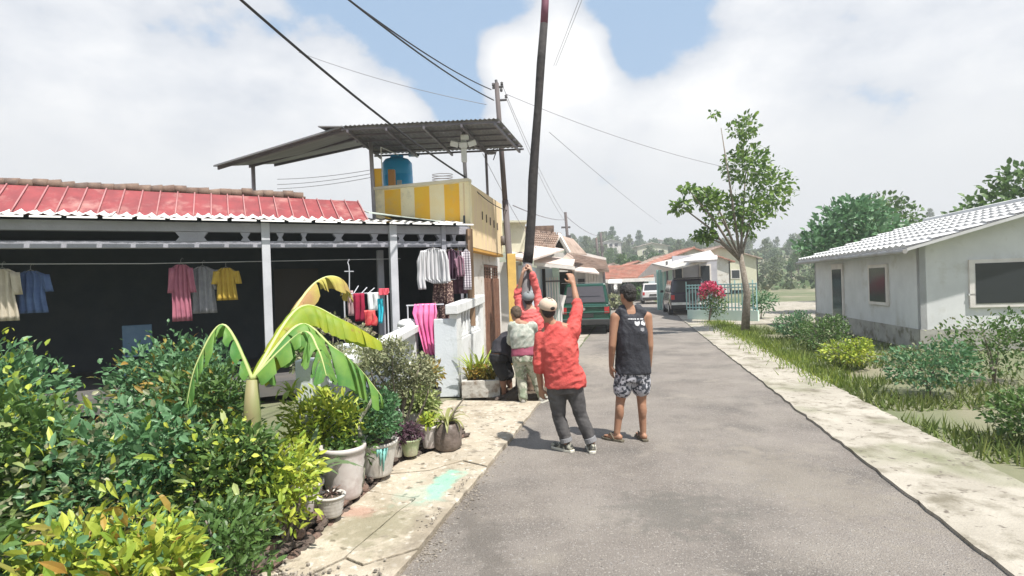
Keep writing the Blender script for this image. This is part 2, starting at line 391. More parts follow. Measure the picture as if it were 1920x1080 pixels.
# right-hand verge
vg = poly_slab([U(1.95, -6), U(1.97, 12), U(2.0, 24), U(2.15, 34), U(3.1, 34), U(3.0, 17), U(2.9, 12), U(2.9, -6)], -.06, .03, rag=.018, step=.14, seed=4).build('verge', m_conc2); tag(vg, kind='structure')
yard = poly_slab([U(3.05, 21.5), U(3.15, 40), U(14, 40), U(14, 21.5)], -.06, .02, rag=.02, step=1).build('yard', m_conc2); tag(yard, kind='structure')
lot = poly_slab([U(-1.36, 7.85), U(-1.38, 12), U(-1.5, 22), U(-1.75, 42), U(-9, 42), U(-9, 13.6), U(-2.55, 13.6), U(-2.45, 7.85)], -.06, .0, rag=.05, step=1).build('lot', m_conc2); tag(lot, kind='structure')

# ------------------------------------------------------------------ leaves and plants
def leafcloud(n, blobs, size, aspect=.45, up=.3, seed=0, shell=.45, fold=.15, droop=0, simple=False):
    """individual folded leaves spread through ellipsoids; blobs: (centre, (rx,ry,rz), weight)"""
    r = random.Random(seed); m = MB(); ws = [b[2] if len(b) > 2 else 1 for b in blobs]
    for i in range(n):
        b = r.choices(blobs, ws)[0]
        d = Vector((r.gauss(0, 1), r.gauss(0, 1), r.gauss(0, 1))).normalized(); q = (shell + (1 - shell) * r.random()) if r.random() < .8 else r.random()
        c = Vector(b[0]) + Vector((d.x * b[1][0], d.y * b[1][1], d.z * b[1][2])) * q
        ax = (d * .7 + Vector((r.gauss(0, .6), r.gauss(0, .6), r.gauss(0, .6) + up - droop))).normalized()
        sd_ = ax.cross(Vector((r.gauss(0, 1), r.gauss(0, 1), r.gauss(0, 1)))).normalized(); nn = ax.cross(sd_)
        l = size * r.uniform(.45, 1.3); w = l * aspect * .5
        if simple:
            m.add([c, c + ax * l * .45 + sd_ * w + nn * w * fold * 2, c + ax * l - nn * l * .1, c + ax * l * .45 - sd_ * w + nn * w * fold * 2], [(0, 1, 2), (0, 2, 3)]); continue
        cv = l * r.uniform(.02, .32) * (1 if nn.z < 0 else -1); fw = w * fold * 2 * (-1 if nn.z < 0 else 1); tw = sd_ * r.uniform(-.12, .12) * l
        a1 = c + ax * l * .34 + nn * cv * .12; a2 = c + ax * l * .68 + nn * cv * .46 + tw * .4; a3 = c + ax * l * .95 + nn * cv + tw
        m.add([c, a1 + sd_ * w + nn * fw, a1, a1 - sd_ * w + nn * fw, a2 + sd_ * w * .78 + nn * fw * .8, a2, a2 - sd_ * w * .78 + nn * fw * .8, a3],
              [(0, 1, 2), (0, 2, 3), (1, 4, 5, 2), (2, 5, 6, 3), (4, 7, 5), (5, 7, 6)])
    return m
def leafmat(name, a, b, c=None):
    return mat(name, a, b, scale=3, rough=.45, island=c if c else tuple(x * .5 for x in a), trans=.28, spec=.4)
lf_dark = leafmat('leaf_dark_green', (.045, .13, .045), (.08, .19, .07), (.16, .30, .15))
lf_mid = leafmat('leaf_mid_green', (.10, .19, .05), (.15, .25, .06), (.06, .12, .03))
lf_yel = leafmat('leaf_yellow_green', (.46, .52, .06), (.60, .60, .10), (.20, .32, .04))
lf_pale = leafmat('leaf_pale_green', (.36, .42, .16), (.48, .50, .24), (.20, .28, .08))
lf_grey = leafmat('leaf_grey_green', (.32, .34, .19), (.44, .43, .28), (.15, .18, .08))
lf_orange = leafmat('leaf_orange', (.45, .20, .05), (.40, .30, .06), (.22, .24, .05))
lf_purple = leafmat('leaf_purple', (.12, .06, .09), (.20, .12, .16), (.07, .04, .05))
m_bark = mat('bark', (.16, .13, .10), (.27, .24, .20), scale=14, rough=.95, bump=.8, bscale=40)
m_bark2 = mat('grey_bark', (.20, .20, .15), (.34, .34, .28), scale=10, rough=.95, bump=.8, bscale=30)

def strap_mesh(L_, w, bend, seg=6, fold=.25, name='leaf'):
    m = MB(); v = []; x = z = 0; a = R(80)
    for i in range(seg + 1):
        t = i / seg; ww = w * (math.sin(PI * (.12 + .86 * t)) ** .7) * .5
        v += [(x, -ww, z + ww * fold), (x, 0, z), (x, ww, z + ww * fold)]
        a -= bend / seg * (.5 + t); x += math.cos(a) * L_ / seg; z += math.sin(a) * L_ / seg
    f = []
    for i in range(seg):
        for k in range(2): f.append((i * 3 + k, (i + 1) * 3 + k, (i + 1) * 3 + k + 1, i * 3 + k + 1))
    me = m.add(v, f).mesh(name)
    for p in me.polygons: p.use_smooth = True
    return me
def rosette(parent, c, n, L_, w, bend, m, seed=0, lean=.5, name='leaf', lmin=.6):
    r = random.Random(seed); mes = []
    for b in (bend * .6, bend, bend * 1.4):
        me = strap_mesh(L_, w, b); me.materials.append(m); mes.append(me)
    for i in range(n):
        o = bpy.data.objects.new(name, r.choice(mes)); C.objects.link(o); o.parent = parent; o.location = Vector(c) + Vector((r.uniform(-.01, .01), r.uniform(-.01, .01), 0))
        s = r.uniform(lmin, 1.1); o.scale = (s, s, s); o.rotation_euler = Euler((0, r.uniform(-.1, lean), 2.4 * i + r.uniform(-.3, .3)))
m_pot_w = mat('pot_grey_white', (.50, .47, .44), (.62, .60, .57), scale=5, rough=.55, dirt=((.28, .24, .20), 5, .52, .72), stretch=(1, 1, .4))
m_pot_p = mat('pot_dusty_white', (.52, .47, .45), (.62, .59, .57), scale=4, rough=.6, dirt=((.33, .25, .23), 3.5, .48, .7))
m_pot_g = mat('pot_pale_green', (.30, .40, .20), (.48, .50, .34), scale=7, rough=.6, dirt=((.30, .26, .2), 8, .5, .7))
m_pot_b = mat('pot_black', (.035, .035, .037), (.06, .06, .06), scale=7, rough=.55)
m_poly = mat('planter_bag', (.09, .07, .06), (.20, .16, .14), scale=6, rough=.5, bump=1, bscale=12)
m_teal = mat('teal_paint', (.18, .45, .42), (.25, .52, .48), scale=6, rough=.6)
def pot(parent, r0, r1, h, m, rim=.012, ribs=0, sq=1):
    prof = [(r0 * .96, 0), (r0, .006)]
    K = 10
    for i in range(1, K): 
        t = i / K; rr = r0 + (r1 - r0) * t + (.004 * math.sin(i * PI) if not ribs else .006 * (i % 2)); prof.append((rr, h * t * .9))
    prof += [(r1, h * .9), (r1 + rim, h * .905), (r1 + rim, h * .995), (r1 + rim * .6, h), (r1 - .008, h), (r1 - .012, h * .88), (.01, h * .87)]
    p = MB().lathe((0, 0, 0), prof, n=28).build('pot', m, parent, smooth=True)
    MB().lathe((0, 0, h * .87), [(.0, 0.0), (r1 - .016, 0.001), (r1 - .016, .012), (.01, .02)], n=18).build('soil', m_soil, parent)
    return p
def branches(parent, base, tips, r0, m, name='stem', seed=0):
    r = random.Random(seed)
    for t in tips:
        a = Vector(base); b = Vector(t); mid = a.lerp(b, .5) + Vector((r.uniform(-1, 1), r.uniform(-1, 1), r.uniform(-.3, .6))) * (b - a).length * .13
        pts = [a, a.lerp(mid, .5) + Vector((0, 0, .01)), mid, mid.lerp(b, .5) + Vector((r.uniform(-.02, .02), 0, 0)), b]
        MB().tube(pts, [r0, r0 * .85, r0 * .68, r0 * .5, r0 * .3], n=7).build(name, m, parent, smooth=True)
BEDZ = .085
def base_at(px, pyb, z=BEDZ): return G(px, pyb, z)

# 1 big ribbed dusty pot
p = base_at(646, 930); t = thing('potted_plant', 'big dusty white ribbed pot with drooping weeds in front of the bush', 'potted plant', p)
pot(t, .125, .165, .40, m_pot_p, ribs=1)
leafcloud(170, [((0, .0, .39), (.12, .12, .05))], .07, up=.2, seed=2).build('foliage', lf_mid, t)
rosette(t, (0, 0, .36), 12, .20, .022, 1.9, lf_yel, seed=4)
# 2 bowl pot with teal drip and dark bush
p = base_at(705, 888); t = thing('potted_bush', 'white bowl pot with teal paint drip holding a dense dark green bush', 'potted plant', p)
pot(t, .135, .185, .29, m_pot_w, rim=.01)
dr = MB(); 
for k, (dx, ln) in enumerate(((.0, .15), (.03, .2), (.055, .11), (-.03, .08))):
    a = R(-62) + dx * 5; rr = .182
    dr.tube([(rr * math.cos(a), rr * math.sin(a), .26), ((rr - .006) * math.cos(a), (rr - .006) * math.sin(a), .26 - ln * .5), ((rr - .022) * math.cos(a), (rr - .022) * math.sin(a), .26 - ln)], [.016, .011, .005], n=6)
dr.build('paint_drip', m_teal, t, smooth=True)
branches(t, (0, 0, .25), [(.1, 0, .6), (-.12, .05, .62), (.02, -.1, .55), (0, .1, .7)], .012, m_bark)
leafcloud(2100, [((0, 0, .52), (.23, .22, .17)), ((.05, -.05, .45), (.2, .2, .14)), ((-.1, .05, .60), (.17, .17, .12), .6), ((.08, .05, .62), (.12, .12, .1), .4)], .042, aspect=.6, seed=5).build('foliage', lf_dark, t)
# 3 small white pot behind
p = base_at(742, 856); t = thing('potted_plant', 'narrow white pot wedged right behind the teal-dripped bowl pot', 'potted plant', p)
pot(t, .06, .075, .2, m_pot_w); leafcloud(60, [((0, 0, .24), (.07, .07, .07))], .05, seed=8).build('foliage', lf_dark, t)
# 4 green pot with purple plant
p = base_at(770, 853); t = thing('potted_plant', 'small pale green pot overflowing with purple trailing plant', 'potted plant', p)
pot(t, .065, .095, .16, m_pot_g)
leafcloud(420, [((-.02, 0, .22), (.15, .14, .1)), ((-.1, -.02, .17), (.07, .1, .1), .3)], .06, aspect=.35, up=0, droop=.3, seed=9).build('foliage', lf_purple, t)
rosette(t, (0, 0, .17), 22, .19, .014, 2.4, lf_purple, seed=5)
# 5 pinkish grow bag
p = base_at(806, 838); t = thing('potted_plant', 'pale white planter pot beside the dark lumpy planter bag', 'potted plant', p)
pot(t, .065, .085, .22, m_pot_p); leafcloud(160, [((0, 0, .27), (.1, .1, .06))], .06, seed=10).build('foliage', lf_yel, t)
# 6 dark polybag with drooping pale leaves
p = base_at(840, 842, .05); t = thing('planter_bag', 'dark wrinkled planter bag with drooping yellowish strap leaves at end of the bed', 'planter bag', p)
b = MB().lathe((0, 0, 0), [(.11, 0), (.135, .03), (.145, .1), (.14, .18), (.125, .24), (.11, .275), (.09, .27), (.02, .24)], n=30, wob=.03)
b.v = [tuple(Vector(q) * (1 + .14 * noise.noise(Vector(q) * 13))) for q in b.v]
b.build('bag', m_poly, t, smooth=True)
rosette(t, (0, 0, .25), 22, .30, .04, 2.3, leafmat('leaf_dry_yellow', (.42, .40, .14), (.5, .46, .22), (.2, .24, .08)), seed=11, lean=.8)
MB().tube([(0, .02, .2), (.09, .02, .40), (.19, .02, .52)], [.012, .01, .007], n=6).build('stem', m_bark, t)
# 7 small pot with pink plant
p = base_at(621, 966); t = thing('potted_plant', 'small white nursery pot with a stubby pinkish plant in front', 'potted plant', p)
pot(t, .072, .095, .15, m_pot_w, ribs=1); rosette(t, (0, 0, .13), 16, .11, .022, 1.3, leafmat('leaf_pinkish', (.38, .26, .22), (.5, .42, .36), (.2, .12, .1)), seed=3)
# 8 at the frame's edge
p = base_at(578, 965); t = thing('potted_plant', 'white pot with long dark strap leaves below the yellow-green shrub', 'potted plant', p)
pot(t, .08, .105, .24, m_pot_p); rosette(t, (0, 0, .2), 20, .45, .05, 1.5, leafmat('leaf_dark_strap', (.06, .13, .05), (.12, .2, .08), (.2, .26, .14)), seed=13)
# 9 black drum pot with orange croton
p = W(803, 745, 7.1); p.z = .05; t = thing('potted_croton', 'black drum pot against the wall with orange and green croton', 'potted plant', p)
pot(t, .13, .16, .36, m_pot_b)
branches(t, (0, 0, .3), [(.05, 0, .55), (-.08, .02, .6)], .012, m_bark)
leafcloud(650, [((0, 0, .56), (.2, .18, .17)), ((-.08, 0, .45), (.15, .15, .12), .4)], .075, aspect=.35, seed=14).build('foliage', lf_orange, t)
# 10 pale ball plant
p = G(786, 815, BEDZ); p = Vector((-1.09, 6.35, BEDZ)); t = thing('potted_plant', 'square white pot with a round pale yellow-green leafy plant', 'potted plant', p)
MB().box((0, 0, .1), (.2, .2, .2)).build('pot', m_pot_w, t, bevel=.012)
leafcloud(900, [((0, 0, .33), (.21, .19, .16)), ((.1, -.05, .25), (.12, .12, .1), .3)], .07, aspect=.5, seed=15).build('foliage', lf_pale, t)
# sparse grey-green shrub, two trunks
p = Vector((-1.21, 5.75, BEDZ)); t = thing('shrub', 'sparse grey-green twiggy shrub with two thin trunks above the pots', 'shrub', p)
tw = [(-.33, .1, .92), (-.05, .0, .86), (.24, .0, .82), (.1, .15, .66), (-.2, -.1, .62), (.33, .1, .62), (-.45, .1, .98), (-.6, 0, 1.02)]
branches(t, (0, 0, 0), tw[:4], .021, m_bark, seed=2); branches(t, (.05, 0, 0), tw[4:], .017, m_bark, seed=3); branches(t, (-.05, -.05, 0), [(-.17, -.55, 1.0), (-.27, -.75, .92), (0, -.2, 1.0)], .014, m_bark, seed=9)
leafcloud(6000, [((-.17, -.55, 1.0), (.2, .16, .13), .5), ((-.27, -.78, .93), (.2, .16, .12), .5), ((-.02, -.2, 1.03), (.22, .16, .10), .4), ((-.05, 0, .80), (.46, .25, .20)), ((.22, .05, .72), (.24, .22, .22), .8), ((-.33, .0, .88), (.3, .2, .12), .5), ((.05, 0, .58), (.3, .2, .12), .35), ((-.60, -.1, .95), (.28, .2, .13), .6), ((-.85, -.2, .93), (.22, .2, .12), .4)], .046, aspect=.45, seed=16, shell=.2).build('foliage', lf_grey, t)
# forked grey trunk with yellow-green shrub (left)
p = Vector((-1.42, 4.55, BEDZ)); t = thing('shrub', 'leafy yellow-green shrub on a forked grey trunk behind the ribbed pot', 'shrub', p)
branches(t, (.12, 0, 0), [(.12, .02, .36)], .04, m_bark2, name='trunk')
branches(t, (.12, .02, .33), [(-.08, 0, .62), (.24, .1, .72)], .028, m_bark2, name='branch', seed=6)
for k, (c, nn) in enumerate((((-.12, 0, .72), 20), ((-.02, -.1, .58), 18), ((-.2, .1, .48), 18), ((-.16, -.1, .36), 20), ((.02, .05, .47), 14), ((-.3, 0, .62), 18), ((-.38, -.1, .42), 18), ((-.42, .05, .75), 18))):
    rosette(t, c, nn, .19, .03, 1.9, lf_yel, seed=30 + k, lean=1.2)
leafcloud(1300, [((-.15, -.05, .5), (.34, .22, .34))], .08, aspect=.28, seed=17).build('foliage', lf_yel, t)
leafcloud(500, [((.05, .1, .45), (.3, .2, .3))], .07, aspect=.35, seed=18).build('foliage', lf_mid, t)
# hedge filler left of the frame and by the baluster wall
for k, (x, y, h, m_, s_, lab) in enumerate((( -1.50, 3.55, .62, lf_yel, .07, 'yellow-green bush with narrow leaves nearest the camera on the left'), (-1.50, 2.85, .5, lf_mid, .06, 'dull green low bush nearest the left edge of the view'), (-1.52, 5.3, .58, lf_dark, .05, 'dark shaded bush between the forked trunk and the baluster wall'), (-1.45, 6.4, .5, lf_mid, .05, 'low green bush in the corner by the wall end pillar'))):
    t = thing('bush', lab, 'bush', (x, y, BEDZ))
    branches(t, (0, 0, 0), [(.1, 0, h * .8), (-.1, 0, h * .9), (0, .1, h * .7)], .014, m_bark, seed=k)
    leafcloud(1100, [((0, 0, h * .75), (.24, .3, h * .33)), ((.05, 0, h * .45), (.2, .3, h * .3), .5)], s_, aspect=.38, seed=50 + k).build('foliage', m_, t)

# banana plant
m_ban_y = mat('banana_leaf_yellow', (.40, .42, .02), (.24, .36, .03), scale=5, rough=.6, trans=.35, dirt=((.35, .22, .06), 9, .6, .72))
m_ban_g = mat('banana_leaf_green', (.08, .24, .05), (.20, .36, .06), scale=5, rough=.6, trans=.3, dirt=((.32, .28, .08), 8, .60, .72))
m_ban_b = mat('banana_leaf_brown', (.35, .20, .09), (.42, .38, .08), scale=4, rough=.8, trans=.15)
m_rib = mat('leaf_rib', (.45, .5, .2), rough=.5)
def banana_leaf(parent, pts, w, m, split=.16, seed=0, flat=.55, drop=.8):
    """blade in strips along a curved midrib; flat: spread sideways, drop: hang of both halves"""
    r = random.Random(seed); pts = [Vector(p) for p in pts]; K = 34; P = []
    def cr(t):
        s = t * (len(pts) - 1); i = min(int(s), len(pts) - 2); f = s - i
        p0 = pts[max(i - 1, 0)]; p1 = pts[i]; p2 = pts[i + 1]; p3 = pts[min(i + 2, len(pts) - 1)]
        return .5 * ((2 * p1) + (p2 - p0) * f + (2 * p0 - 5 * p1 + 4 * p2 - p3) * f * f + (3 * p1 - p0 - 3 * p2 + p3) * f ** 3)
    for i in range(K + 1): P.append(cr(i / K))
    m_ = MB()
    for sgn in (-1, 1):
        i = 1
        while i < K:
            n_ = r.randint(2, 5); j = min(K, i + n_); g_ = split if r.random() < .75 else 0; dz = r.uniform(-.12, .15) * (1 if split > .05 else .2); sk_ = r.uniform(.1, .4)
            rows_ = []
            for k in range(i, j + 1):
                t = k / K; tan = (P[min(k + 1, K)] - P[max(k - 1, 0)]).normalized(); side = tan.cross(Vector((0, 0, 1))).normalized() * sgn
                ww = w * (math.sin(PI * min(1, .10 + .88 * t)) ** .5)
                t2 = (-g_ * .35 if k == j else g_ * .35 if k == i else 0)
                row = [P[k]]
                for q in (.25, .5, .75, 1.0):
                    e = (.93 if k in (i, j) and q == 1.0 else 1.0) + .04 * r.uniform(-1, 1) * (q == 1)
                    bow = .018 * math.sin(PI * (k - i) / max(1, j - i)) * q
                    row.append(P[k] + side * (ww * q * e * flat + bow) + tan * (ww * sk_ * q + t2 * ww * q) + Vector((0, 0, ww * e * (.22 * math.sin(PI * q * .5) - (drop + dz) * q * q))))
                rows_.append(row)
            o = len(m_.v)
            for row in rows_: m_.v += [tuple(x) for x in row]
            for a in range(len(rows_) - 1):
                for b_ in range(4): m_.f.append((o + a * 5 + b_, o + (a + 1) * 5 + b_, o + (a + 1) * 5 + b_ + 1, o + a * 5 + b_ + 1))
            i = j
    lf = m_.build('leaf', m, parent, smooth=True, fix=False)
    MB().tube(P, [.016 * (1 - .8 * i / K) for i in range(K + 1)], n=6).build('midrib', m_rib, lf, smooth=True)
bp_ = Vector((-1.86, 3.9, BEDZ))
t = thing('banana_plant', 'banana plant with broad arching green and yellowing leaves over the pots', 'banana plant', (0, 0, 0))
MB().tube([bp_, bp_ + V(0, .02, .4), bp_ + V(.02, 0, .75), bp_ + V(.03, 0, 1.0)], [.075, .066, .058, .04], n=14).build('stem', mat('banana_stem', (.22, .26, .1), (.3, .22, .12), scale=5, rough=.6, stretch=(1, 1, .2)), t, smooth=True)
top = bp_ + V(.03, 0, 1.0)
banana_leaf(t, [top, W(560, 578, 4.45), W(640, 600, 4.6), W(712, 640, 4.8)], .23, m_ban_y, seed=1, split=.02, flat=.45, drop=.95)
banana_leaf(t, [top, W(560, 610, 4.2), W(622, 650, 4.25), W(672, 690, 4.35), W(716, 744, 4.4)], .30, m_ban_g, seed=2, split=.55, flat=.4, drop=.95)
banana_leaf(t, [top, W(566, 560, 4.6), W(606, 522, 4.8), W(640, 524, 4.9), W(656, 558, 5.0)], .15, m_ban_b, seed=3, split=.35, flat=.4, drop=1.0)
banana_leaf(t, [top, W(420, 610, 3.9), W(370, 680, 3.8), W(350, 760, 3.75)], .15, m_ban_g, seed=4, split=.4)
banana_leaf(t, [top, W(565, 625, 4.0), W(596, 655, 3.95), W(612, 705, 3.9)], .22, m_ban_g, seed=7, split=.25, flat=.5, drop=.8)
# thick planting beyond the left of the bed
for k, (x, y, z, rx, rz, n_, m_, s_, lab) in enumerate((
    (-2.35, 3.3, .55, .50, .55, 2600, lf_dark, .075, 'dense dark green shrub left of the banana stem'),
    (-3.1, 3.2, .6, .55, .62, 2600, lf_mid, .085, 'tall mid green shrub at the left edge of the garden'),
    (-1.75, 2.35, .40, .42, .40, 2300, lf_yel, .07, 'yellow-green low shrub at the near end of the bed'),
    (-2.5, 2.2, .45, .5, .45, 2300, lf_mid, .075, 'green low shrub at the near left corner of the bed'),
    (-1.78, 3.38, .52, .34, .40, 2200, lf_mid, .065, 'green shrub hiding the foot of the banana stem'),
    (-2.45, 4.3, .62, .45, .6, 2400, lf_mid, .07, 'green shrub filling the corner between the wall end and the banana'),
    (-4.9, 3.6, .75, .8, .8, 2600, lf_dark, .09, 'dark shrub furthest left in the garden'),
    (-4.1, 4.2, .7, .7, .75, 2600, lf_dark, .09, 'dark leafy shrub growing before the porch floor on the left'),
    (-3.2, 5.2, .7, .6, .65, 2400, lf_dark, .085, 'dark shrub between banana plant and porch floor'))):
    t = thing('garden_shrub', lab, 'shrub', (x, y, 0))
    branches(t, (0, 0, 0), [(.1, 0, z * 1.2), (-.15, 0, z * 1.3), (0, .15, z), (.2, -.1, z)], .02, m_bark, seed=k + 40)
    leafcloud(n_, [((0, 0, z), (rx, rx, rz)), ((rx * .5, 0, z * 1.4), (rx * .5, rx * .5, rz * .5), .3), ((-rx * .5, .1, z * 1.25), (rx * .5, rx * .5, rz * .5), .3)], s_, aspect=.42, seed=300 + k).build('foliage', m_, t)
    leafcloud(900, [((0, 0, z * 1.05), (rx * 1.05, rx * 1.05, rz * 1.1))], s_ * .6, aspect=.6, seed=320 + k).build('foliage', (lf_grey, lf_yel, lf_dark)[k % 3], t)
    leafcloud(260, [((0, 0, z * 1.0), (rx * 1.0, rx, rz))], s_ * 1.6, aspect=.25, seed=340 + k).build('foliage', (lf_yel, lf_pale, lf_orange)[k % 3], t)

# ------------------------------------------------------------------ porch house
m_plaster_w = mat('white_plaster', (.72, .73, .73), (.64, .65, .65), scale=3, rough=.85, bump=.2, bscale=30, dirt=((.42, .42, .38), 2.2, .52, .74))
m_plaster_b = mat('blue_white_plaster', (.66, .70, .74), (.58, .62, .66), scale=3, rough=.85, bump=.2, bscale=30, dirt=((.34, .38, .36), 2.5, .55, .76))
m_beam = mat('grey_fascia_paint', (.36, .36, .41), (.30, .30, .34), scale=3, rough=.8, bump=.2, bscale=30)
m_col = mat('column_paint', (.55, .56, .60), (.46, .47, .51), scale=4, rough=.7)
m_dark = mat('dark_room_shade', (.04, .055, .068), (.055, .07, .082), scale=2, rough=.8)  # dark teal walls, porch shade put into the colour; also the camera lens
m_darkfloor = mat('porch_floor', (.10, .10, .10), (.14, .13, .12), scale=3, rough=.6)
m_redsheet = mat('red_roof_sheet', (.28, .055, .06), (.20, .045, .05), scale=4, rough=.8, stretch=(1, 1, .3), dirt=((.40, .20, .18), 3, .52, .72))
m_redrib = mat('pale_red_rib', (.48, .23, .23), (.38, .16, .16), scale=5, rough=.6)
m_whitesheet = mat('white_roof_sheet', (.78, .76, .73), (.66, .64, .62), scale=4, rough=.5)
m_greensheet = mat('grey_green_sheet', (.36, .42, .38), (.46, .50, .46), scale=4, rough=.6)
m_brown = mat('brown_wood', (.24, .15, .09), (.32, .21, .13), scale=6, rough=.7, stretch=(1, 1, .15), bump=.3)
m_tilebrown = mat('brown_tile', (.14, .09, .07), (.24, .17, .13), scale=7, rough=.9, dirt=((.12, .09, .08), 5, .5, .66))

PA, PB = V(-3.18, 8.9, 0), V(-.72, 10.1, 0)
pdir = (PB - PA).normalized(); pin = Vector((-pdir.y, pdir.x, 0))
def PL(px, z=0, inn=0):
    k = (px - 960 - 10) / F + .0; k = ray(px, 500).x / ray(px, 500).y
    t = (k * PA.y - PA.x) / (pdir.x - k * pdir.y); q = PA + pdir * t + pin * inn; q.z = z; return q
def PS(s, z=0, inn=0):
    """s metres left of the street corner of the porch"""
    q = PB - pdir * s + pin * inn; q.z = z; return q
ph = thing('porch_house', 'single storey house with a dark open porch, pierced grey fascia and red sheet roof', 'house')
def wallp(name, a, b, z0, z1, th, m, parent=ph, **k):
    """upright wall from a to b"""
    a = Vector(a); b = Vector(b); a.z = b.z = z0; n_ = (b - a).normalized(); n_ = Vector((-n_.y, n_.x, 0)) * th
    return MB().prism([a, b, b + n_, a + n_], (0, 0, z1 - z0)).build(name, m, parent, **k)
# interior
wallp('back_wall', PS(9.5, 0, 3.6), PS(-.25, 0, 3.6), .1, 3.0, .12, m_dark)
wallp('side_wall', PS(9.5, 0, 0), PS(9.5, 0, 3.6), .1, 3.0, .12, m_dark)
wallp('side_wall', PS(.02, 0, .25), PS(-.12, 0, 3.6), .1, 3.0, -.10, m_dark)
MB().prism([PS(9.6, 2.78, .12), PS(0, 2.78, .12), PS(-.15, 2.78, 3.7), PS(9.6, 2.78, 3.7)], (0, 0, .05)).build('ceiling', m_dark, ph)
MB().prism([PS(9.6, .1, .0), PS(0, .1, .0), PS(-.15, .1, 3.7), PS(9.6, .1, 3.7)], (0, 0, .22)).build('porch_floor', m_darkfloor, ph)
# door and window in the back wall, barely visible in the dark
for s0, w_, nm in ((2.2, .9, 'door'),):
    z0, z1 = (.32, 2.2) if nm == 'door' else (1.1, 2.1)
    d_ = wallp(nm, PS(s0 + w_, 0, 3.55), PS(s0, 0, 3.55), z0, z1, .04, mat('dark_door', (.05, .04, .035), rough=.4))
# pierced fascia
MB().prism([PS(9.5, 2.37, 0), PS(0, 2.40, 0), PS(0, 2.40, .14), PS(9.5, 2.37, .14)], (0, 0, .10)).build('beam', m_beam, ph, bevel=.006)
MB().prism([PS(9.5, 2.62, 0), PS(0, 2.625, 0), PS(0, 2.625, .14), PS(9.5, 2.62, .14)], (0, 0, .14)).build('beam', m_beam, ph, bevel=.006)
holes = [(392, 452), (472, 520), (535, 566), (578, 626), (648, 697), (712, 735), (741, 746), (762, 787), (798, 820), (838, 849), (858, 879)]
prev = PL(330)
for i, (a, b) in enumerate(holes + [(None, None)]):
    za, zb = 2.472, 2.618
    l0 = prev; l1 = PL(a) if a else PB.copy()
    zm = (za + zb) / 2; w_ = (l1 - l0).length; e = pdir * min(.055, w_ * .3)
    P = [l0, l1, l1 - e, l1, l0, l0 + e]; Z = [za, za, zm, zb, zb, zm]
    if w_ > .02: MB().prism([V(q.x, q.y, z) for q, z in zip(P, Z)], pin * .12).build('fascia_block', m_beam, ph)
    if b: prev = PL(b)
# columns
def col(px, inn, w, z0, z1, m, name='column'):
    c = PL(px, 0, inn) + pin * w / 2; return MB().box((c.x, c.y, (z0 + z1) / 2), (w, w, z1 - z0), rz=math.atan2(pdir.y, pdir.x)).build(name, m, ph, bevel=.008)
col(738, -.06, .125, .3, 2.77, m_col); col(727, .5, .11, .3, 2.38, m_beam)
col(833, -.03, .085, .3, 2.77, m_beam); col(500, -.03, .12, .3, 2.77, m_col)
c = PS(.03, 0, -.02); MB().box((c.x, c.y, 1.85), (.10, .10, 1.74), rz=math.atan2(pdir.y, pdir.x)).build('corner_post', m_brown, ph, bevel=.006)
c = PS(.16, 0, .1); MB().box((c.x, c.y, 1.6), (.05, .05, 1.6), rz=math.atan2(pdir.y, pdir.x)).build('corner_post', m_beam, ph)
# porch roof sheets: overlapping panels with white front edge
for k in range(9):
    s0, s1 = 9.4 - k * 1.02, 9.4 - (k + 1) * 1.02 - .03
    z = 2.80
    if s1 < 2.1: mm = m_whitesheet; zb, inn = 2.97, .8
    else: mm = m_redsheet; zb, inn = 3.02, .55
    corrugated(PS(s0, z + .012 * (k % 2), -.16), PS(max(s1, -.08), z + .012 * (k % 2), -.16), PS(max(s1, -.08), zb, inn), PS(s0, zb, inn), 7, .018).build('roof_sheet', m_whitesheet, ph)
# sagging front lip of the sheets, paler
for k in range(24):
    s = 9.3 - k * .39; 
    MB().prism([PS(s, 2.795, -.165), PS(s - .33, 2.795, -.165), PS(s - .33, 2.77, -.175), PS(s, 2.77, -.175)], -pin * .012).build('sheet_lip', m_whitesheet, ph)
# steep red sheet with pale ribs
sR = (PB - PL(694)).length
a0, a1 = PS(9.4, 2.85, .02), PS(sR, 2.84, .02); b0, b1 = PS(9.4, 3.36, .75), PS(sR + .02, 3.27, .75)
slabq([a0, a1, b1, b0], .02).build('red_sheet', m_redsheet, ph)
K = 34
for k in range(K):
    t = k / (K - 1); lo_ = a0.lerp(a1, t); hi_ = b0.lerp(b1, t); MB().tube([lo_ + V(0, -.012, .012), hi_ + V(0, -.012, .012)], .011, n=6).build('rib', m_redrib, ph, smooth=True)
# ridge of old brown tiles above
r_ = random.Random(5)
for k in range(42):
    s = 9.3 - k * .158
    if s < sR - .1: break
    q = PS(s, 3.37 - .05 * (9.4 - s) / 7 + r_.uniform(-.01, .02), .82)
    MB().tube([q - pdir * .08 + V(0, 0, r_.uniform(-.01, .02)), q + pdir * .085 + V(0, 0, .008)], [.068, .078], n=8).build('ridge_tile', m_tilebrown, ph, smooth=True)
for row in range(2):
    for k in range(36):
        s = 9.25 - k * .185
        if s < sR - .1: break
        q = PS(s, 3.30 - .02 * row, .98 + row * .2); MB().box(q, (.17, .24, .02), M=Matrix.Translation(q) @ Euler((R(-14), r_.uniform(-.06, .06), math.atan2(pdir.y, pdir.x))).to_matrix().to_4x4()).build('roof_tile', m_tilebrown, ph)
slabq([PS(9.4, 3.29, .8), PS(sR, 3.24, .8), PS(sR, 2.9, 2.9), PS(9.4, 2.9, 2.9)], .04).build('roof', m_tilebrown, ph)
